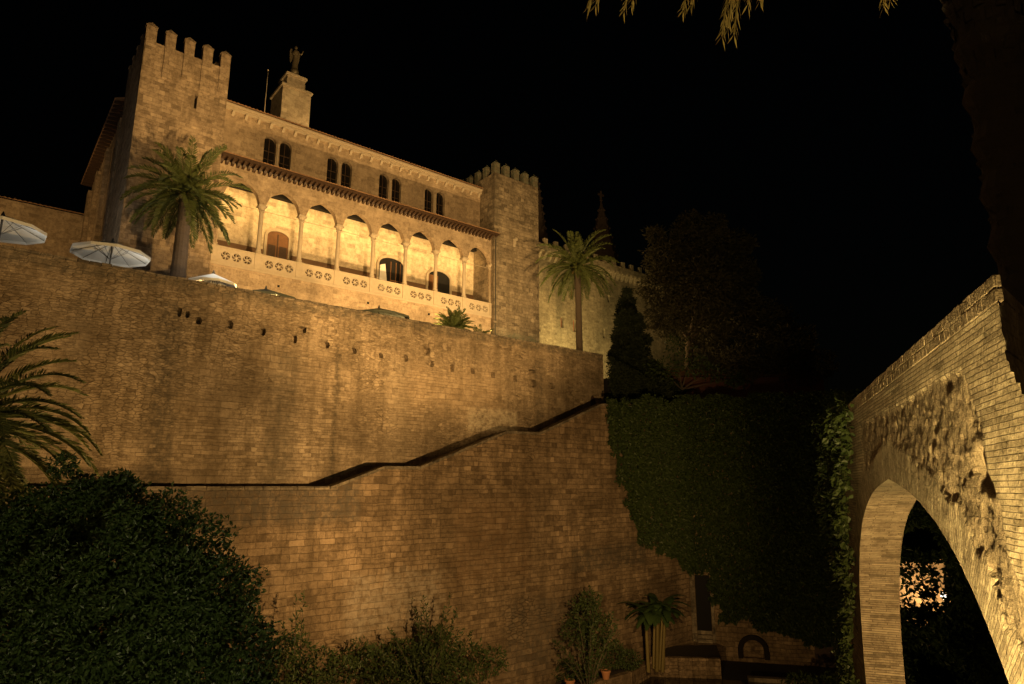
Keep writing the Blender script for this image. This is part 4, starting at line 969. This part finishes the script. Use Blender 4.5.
# ---- garden floor in front of the walls: pond, coping, planting bed, plants
t = B(); t.prism([(4.5, 38.5), (9.0, 46.6), (13, 45.0), (20.5, 41.0), (24, 36), (14, 30), (2, 32)], [], 0, .02)
t.v = [(W(0,0,0).x+x, z, GZ+.01+y) for x, y, z in t.v]
def flat(name, pts, z0, z1, mat):
    t = B(); t.prism([(p[0], p[1]) for p in pts], [], z0, z1); t.v = [(x, z, y) for x, y, z in t.v]; t.f = [f[::-1] for f in t.f]; return struct(name, t, mat, False)
m, nodes, links, bb = new_mat('pond_water'); bb.inputs['Base Color'].default_value = (.012, .010, .006, 1); bb.inputs['Roughness'].default_value = .12; M['water'] = m
hN = N(m.node_tree); bp = hN.n('ShaderNodeBump'); bp.inputs['Strength'].default_value = .12; hN.link(hN.noise(None, 4, 2), bp.inputs['Height']); hN.link(bp.outputs[0], bb.inputs['Normal'])
def gp(px, py, z):
    u, v = (px-512)/F_, (342-py)/F_; r = Vector((u, math.cos(TH)-v*math.sin(TH), math.sin(TH)+v*math.cos(TH))); return r*(z/r.z)
pond = [gp(560, 720, GZ), gp(610, 690, GZ), gp(652, 676, GZ), gp(740, 681, GZ), gp(860, 690, GZ), gp(880, 760, GZ), gp(560, 800, GZ)]
flat('pond', [(p.x, p.y) for p in pond], GZ+.01, GZ+.03, M['water'])
th_ = Thing('pond_edging', 'pale stone edging along the pond and the raised planting bed', 'edging', tuple(gp(655, 668, GZ)), None, 'X')
def kerb(path, w_, z0, z1):
    t = B()
    for p, q in zip(path, path[1:]):
        dvec = (q-p).normalized(); nn_ = Vector((-dvec.y, dvec.x, 0))*w_; L = (q-p).length; n = max(1, int(L/.9))
        for i in range(n):
            a = p + (q-p)*(i/n) + dvec*.01; c = p + (q-p)*((i+1)/n); vs = [a-nn_, c-nn_, c+nn_, a+nn_]
            t.add([(v.x, v.y, z0) for v in vs] + [(v.x, v.y, z1) for v in vs], [(3,2,1,0),(4,5,6,7),(0,1,5,4),(1,2,6,5),(2,3,7,6),(3,0,4,7)])
    return t
kerb([gp(556, 692, -12.6), gp(628, 672, -12.6), gp(650, 660, -12.6)], .25, GZ, -12.6).build('kerb', M['lower'], th_, bevel=.03)
kerb([gp(650, 657, -12.3), gp(720, 659, -12.3)], .22, GZ, -12.25).build('kerb', M['lower'], th_, bevel=.03)
kerb([gp(748, 681, GZ), gp(868, 688, GZ)], .3, GZ, GZ+.3).build('kerb', M['paving'], th_, bevel=.03)
pl = [gp(650, 656, -12.3), gp(721, 658, -12.3), gp(716, 645, -12.3), gp(655, 646, -12.3)]
flat('planting_bed', [(p.x, p.y) for p in pl], GZ+.02, -12.3, M['soil'])

pl = [gp(556, 691, -12.7), gp(628, 671, -12.7), gp(650, 659, -12.7), gp(652, 647, -12.7), gp(556, 668, -12.7)]
flat('planting_bed', [(p.x, p.y) for p in pl], GZ+.02, -12.72, M['soil'])

def spiky(label, px_, py_, dist, h_, nst, spread, leaves, mat, name='shrub', base_blobs=(), group=None, L=.30, Wd=.085):
    p = ry(px_, py_, dist); th = Thing(name, label, 'shrub', (p.x, p.y, GZ), group, 'X'); st_ = B(); lf = B()
    for i in range(nst):
        a = random.uniform(0, 6.28); sp = random.uniform(.1, 1)*spread; hh_ = h_*random.uniform(.55, 1.0)*(1-.25*sp/spread)
        pts = [Vector((p.x + math.cos(a)*sp*f**1.3, p.y + math.sin(a)*sp*f**1.3, GZ + hh_*f - .35*sp*f**3)) for f in [k/10 for k in range(11)]]
        st_.tube(pts, [.045*(1-.08*k) for k in range(11)], 5); n = leaves; tt = .3+.7*rng.random(n)
        cen = np.array([pts[min(int(x*10), 9)].lerp(pts[min(int(x*10), 9)+1], x*10-min(int(x*10), 9))[:] for x in tt]); dr = rng.normal(size=(n, 3)); dr[:, 2] += .9
        leafmesh(lf, cen, dr, L*(.6+.7*rng.random(n)), Wd)
    if base_blobs: clumps(lf, base_blobs, 32, L*.8, Wd*1.1, .5)
    lf.build('foliage', mat, th); st_.build('stems', M['bark'], th); return th
def bb_(*l): return [(onray(x, y, dd), (r, r*.8, r*.85)) for x, y, dd, r in l]
spiky('tall shrub with a few upright shoots beside the big leafy tree', 300, 650, 31, 9.3, 14, 1.7, 80, M['shrub'], base_blobs=bb_((295, 650, 31, 1.0), (320, 665, 30.5, 1.1), (280, 672, 30, 1.1), (340, 672, 31, 1.0), (310, 690, 30, 1.4)))
spiky('broad dark bush with upright spikes at the foot of the lower wall', 432, 650, 36.5, 9.3, 30, 3.0, 80, M['shrub'], base_blobs=bb_((400, 655, 36, 1.2), (440, 645, 36.5, 1.4), (470, 658, 37, 1.2), (430, 665, 36, 1.8), (375, 665, 35, 1.3), (492, 660, 37.5, 1.1), (360, 655, 34, 1.0), (450, 680, 36, 1.7), (385, 685, 35, 1.6)))
spiky('dark thorny shrub on bare stems left of the banana plant', 588, 640, 43, 8.0, 26, 2.6, 60, M['shrub'], base_blobs=bb_((585, 615, 43.5, 1.4), (600, 630, 44, 1.3), (575, 632, 43, 1.1), (590, 600, 43.5, .9)))
th_ = Thing('low_bush', 'small round bush on the ground at the pond corner', 'shrub', onray(565, 672, 44), None, 'X'); clumps(B(), bb_((565, 672, 44, 1.0), (612, 655, 46, 1.2), (630, 660, 46, .9)), 60, .18, .09).build('foliage', M['shrub'], th_)
# banana plant
p = ry(648, 650, 47); bn = Thing('banana_plant', 'banana plant with broad drooping leaves and several pale stems by the doorway', 'plant', (p.x, p.y, -12.72), None, 'X')
t = B(); lf = B()
for i in range(9):
    a = i*.7; o_ = Vector((math.cos(a)*.9*random.random(), math.sin(a)*.5, 0)); x = random.uniform(-1.3, 1.3); b0 = Vector((p.x+x*.7, p.y+o_.y, -12.8)); b1 = Vector((p.x+x, p.y+o_.y, -12.3+random.uniform(2.4, 3.3)+.2)); t.tube([b0, b0.lerp(b1, .5), b1], [.13, .11, .08], 8)
    for k in range(5):
        az = random.uniform(0, 6.28); el = R(random.uniform(10, 65)); d = Vector((math.cos(az)*math.cos(el), math.sin(az)*math.cos(el), math.sin(el))); q = b1.copy(); L = random.uniform(1.7, 2.6); sd = Vector((-math.sin(az), math.cos(az), 0)); vs = []; n = 8
        for j in range(n+1):
            w_ = .30*math.sin(math.pi*min(.97, .06+.94*j/n))**.6; vs += [q - sd*w_ + Vector((0, 0, -.1*w_)), q + Vector((0, 0, .03)), q + sd*w_ + Vector((0, 0, -.1*w_))]; q = q + d*(L/n); d = (d + Vector((0, 0, -.2))).normalized()
        lf.add([v[:] for v in vs], [f for j in range(n) for f in ((3*j, 3*j+1, 3*j+4, 3*j+3), (3*j+1, 3*j+2, 3*j+5, 3*j+4))])
lf.build('leaves', M['banana'], bn); t.build('stems', M['dry'], bn)
for k, (px_, py_, lab) in enumerate(((606, 679, 'terracotta pot on the pond edge below the thorny shrub'), (570, 689, 'terracotta pot at the bottom edge beside the small round bush'))):
    g_ = gp(px_, py_, -12.6); th_ = Thing('plant_pot', lab, 'pot', (g_.x, g_.y, -12.6), 'terracotta pots by the pond', 'X')
    B().lathe(g_.x, g_.y, [(.2, -12.6), (.3, -12.16), (.34, -12.16), (.34, -12.06), (.28, -12.06), (.26, -12.14)], 14).build('pot', M['terracotta'], th_, smooth=False)
    clumps(B(), [((g_.x, g_.y, -11.96), (.22, .22, .2))], 120, .14, .06).build('foliage', M['shrub'], th_)
# loggia lamps fixed behind the arcade, above the capitals
for i in range(8):
    x = (cols[i]+cols[i+1])/2
    spot('loggia_lamp', W(x, 50.75, 22.6), W(x, 53.0, 22.0), 330, 130, .9, (1, .60, .19), .12)
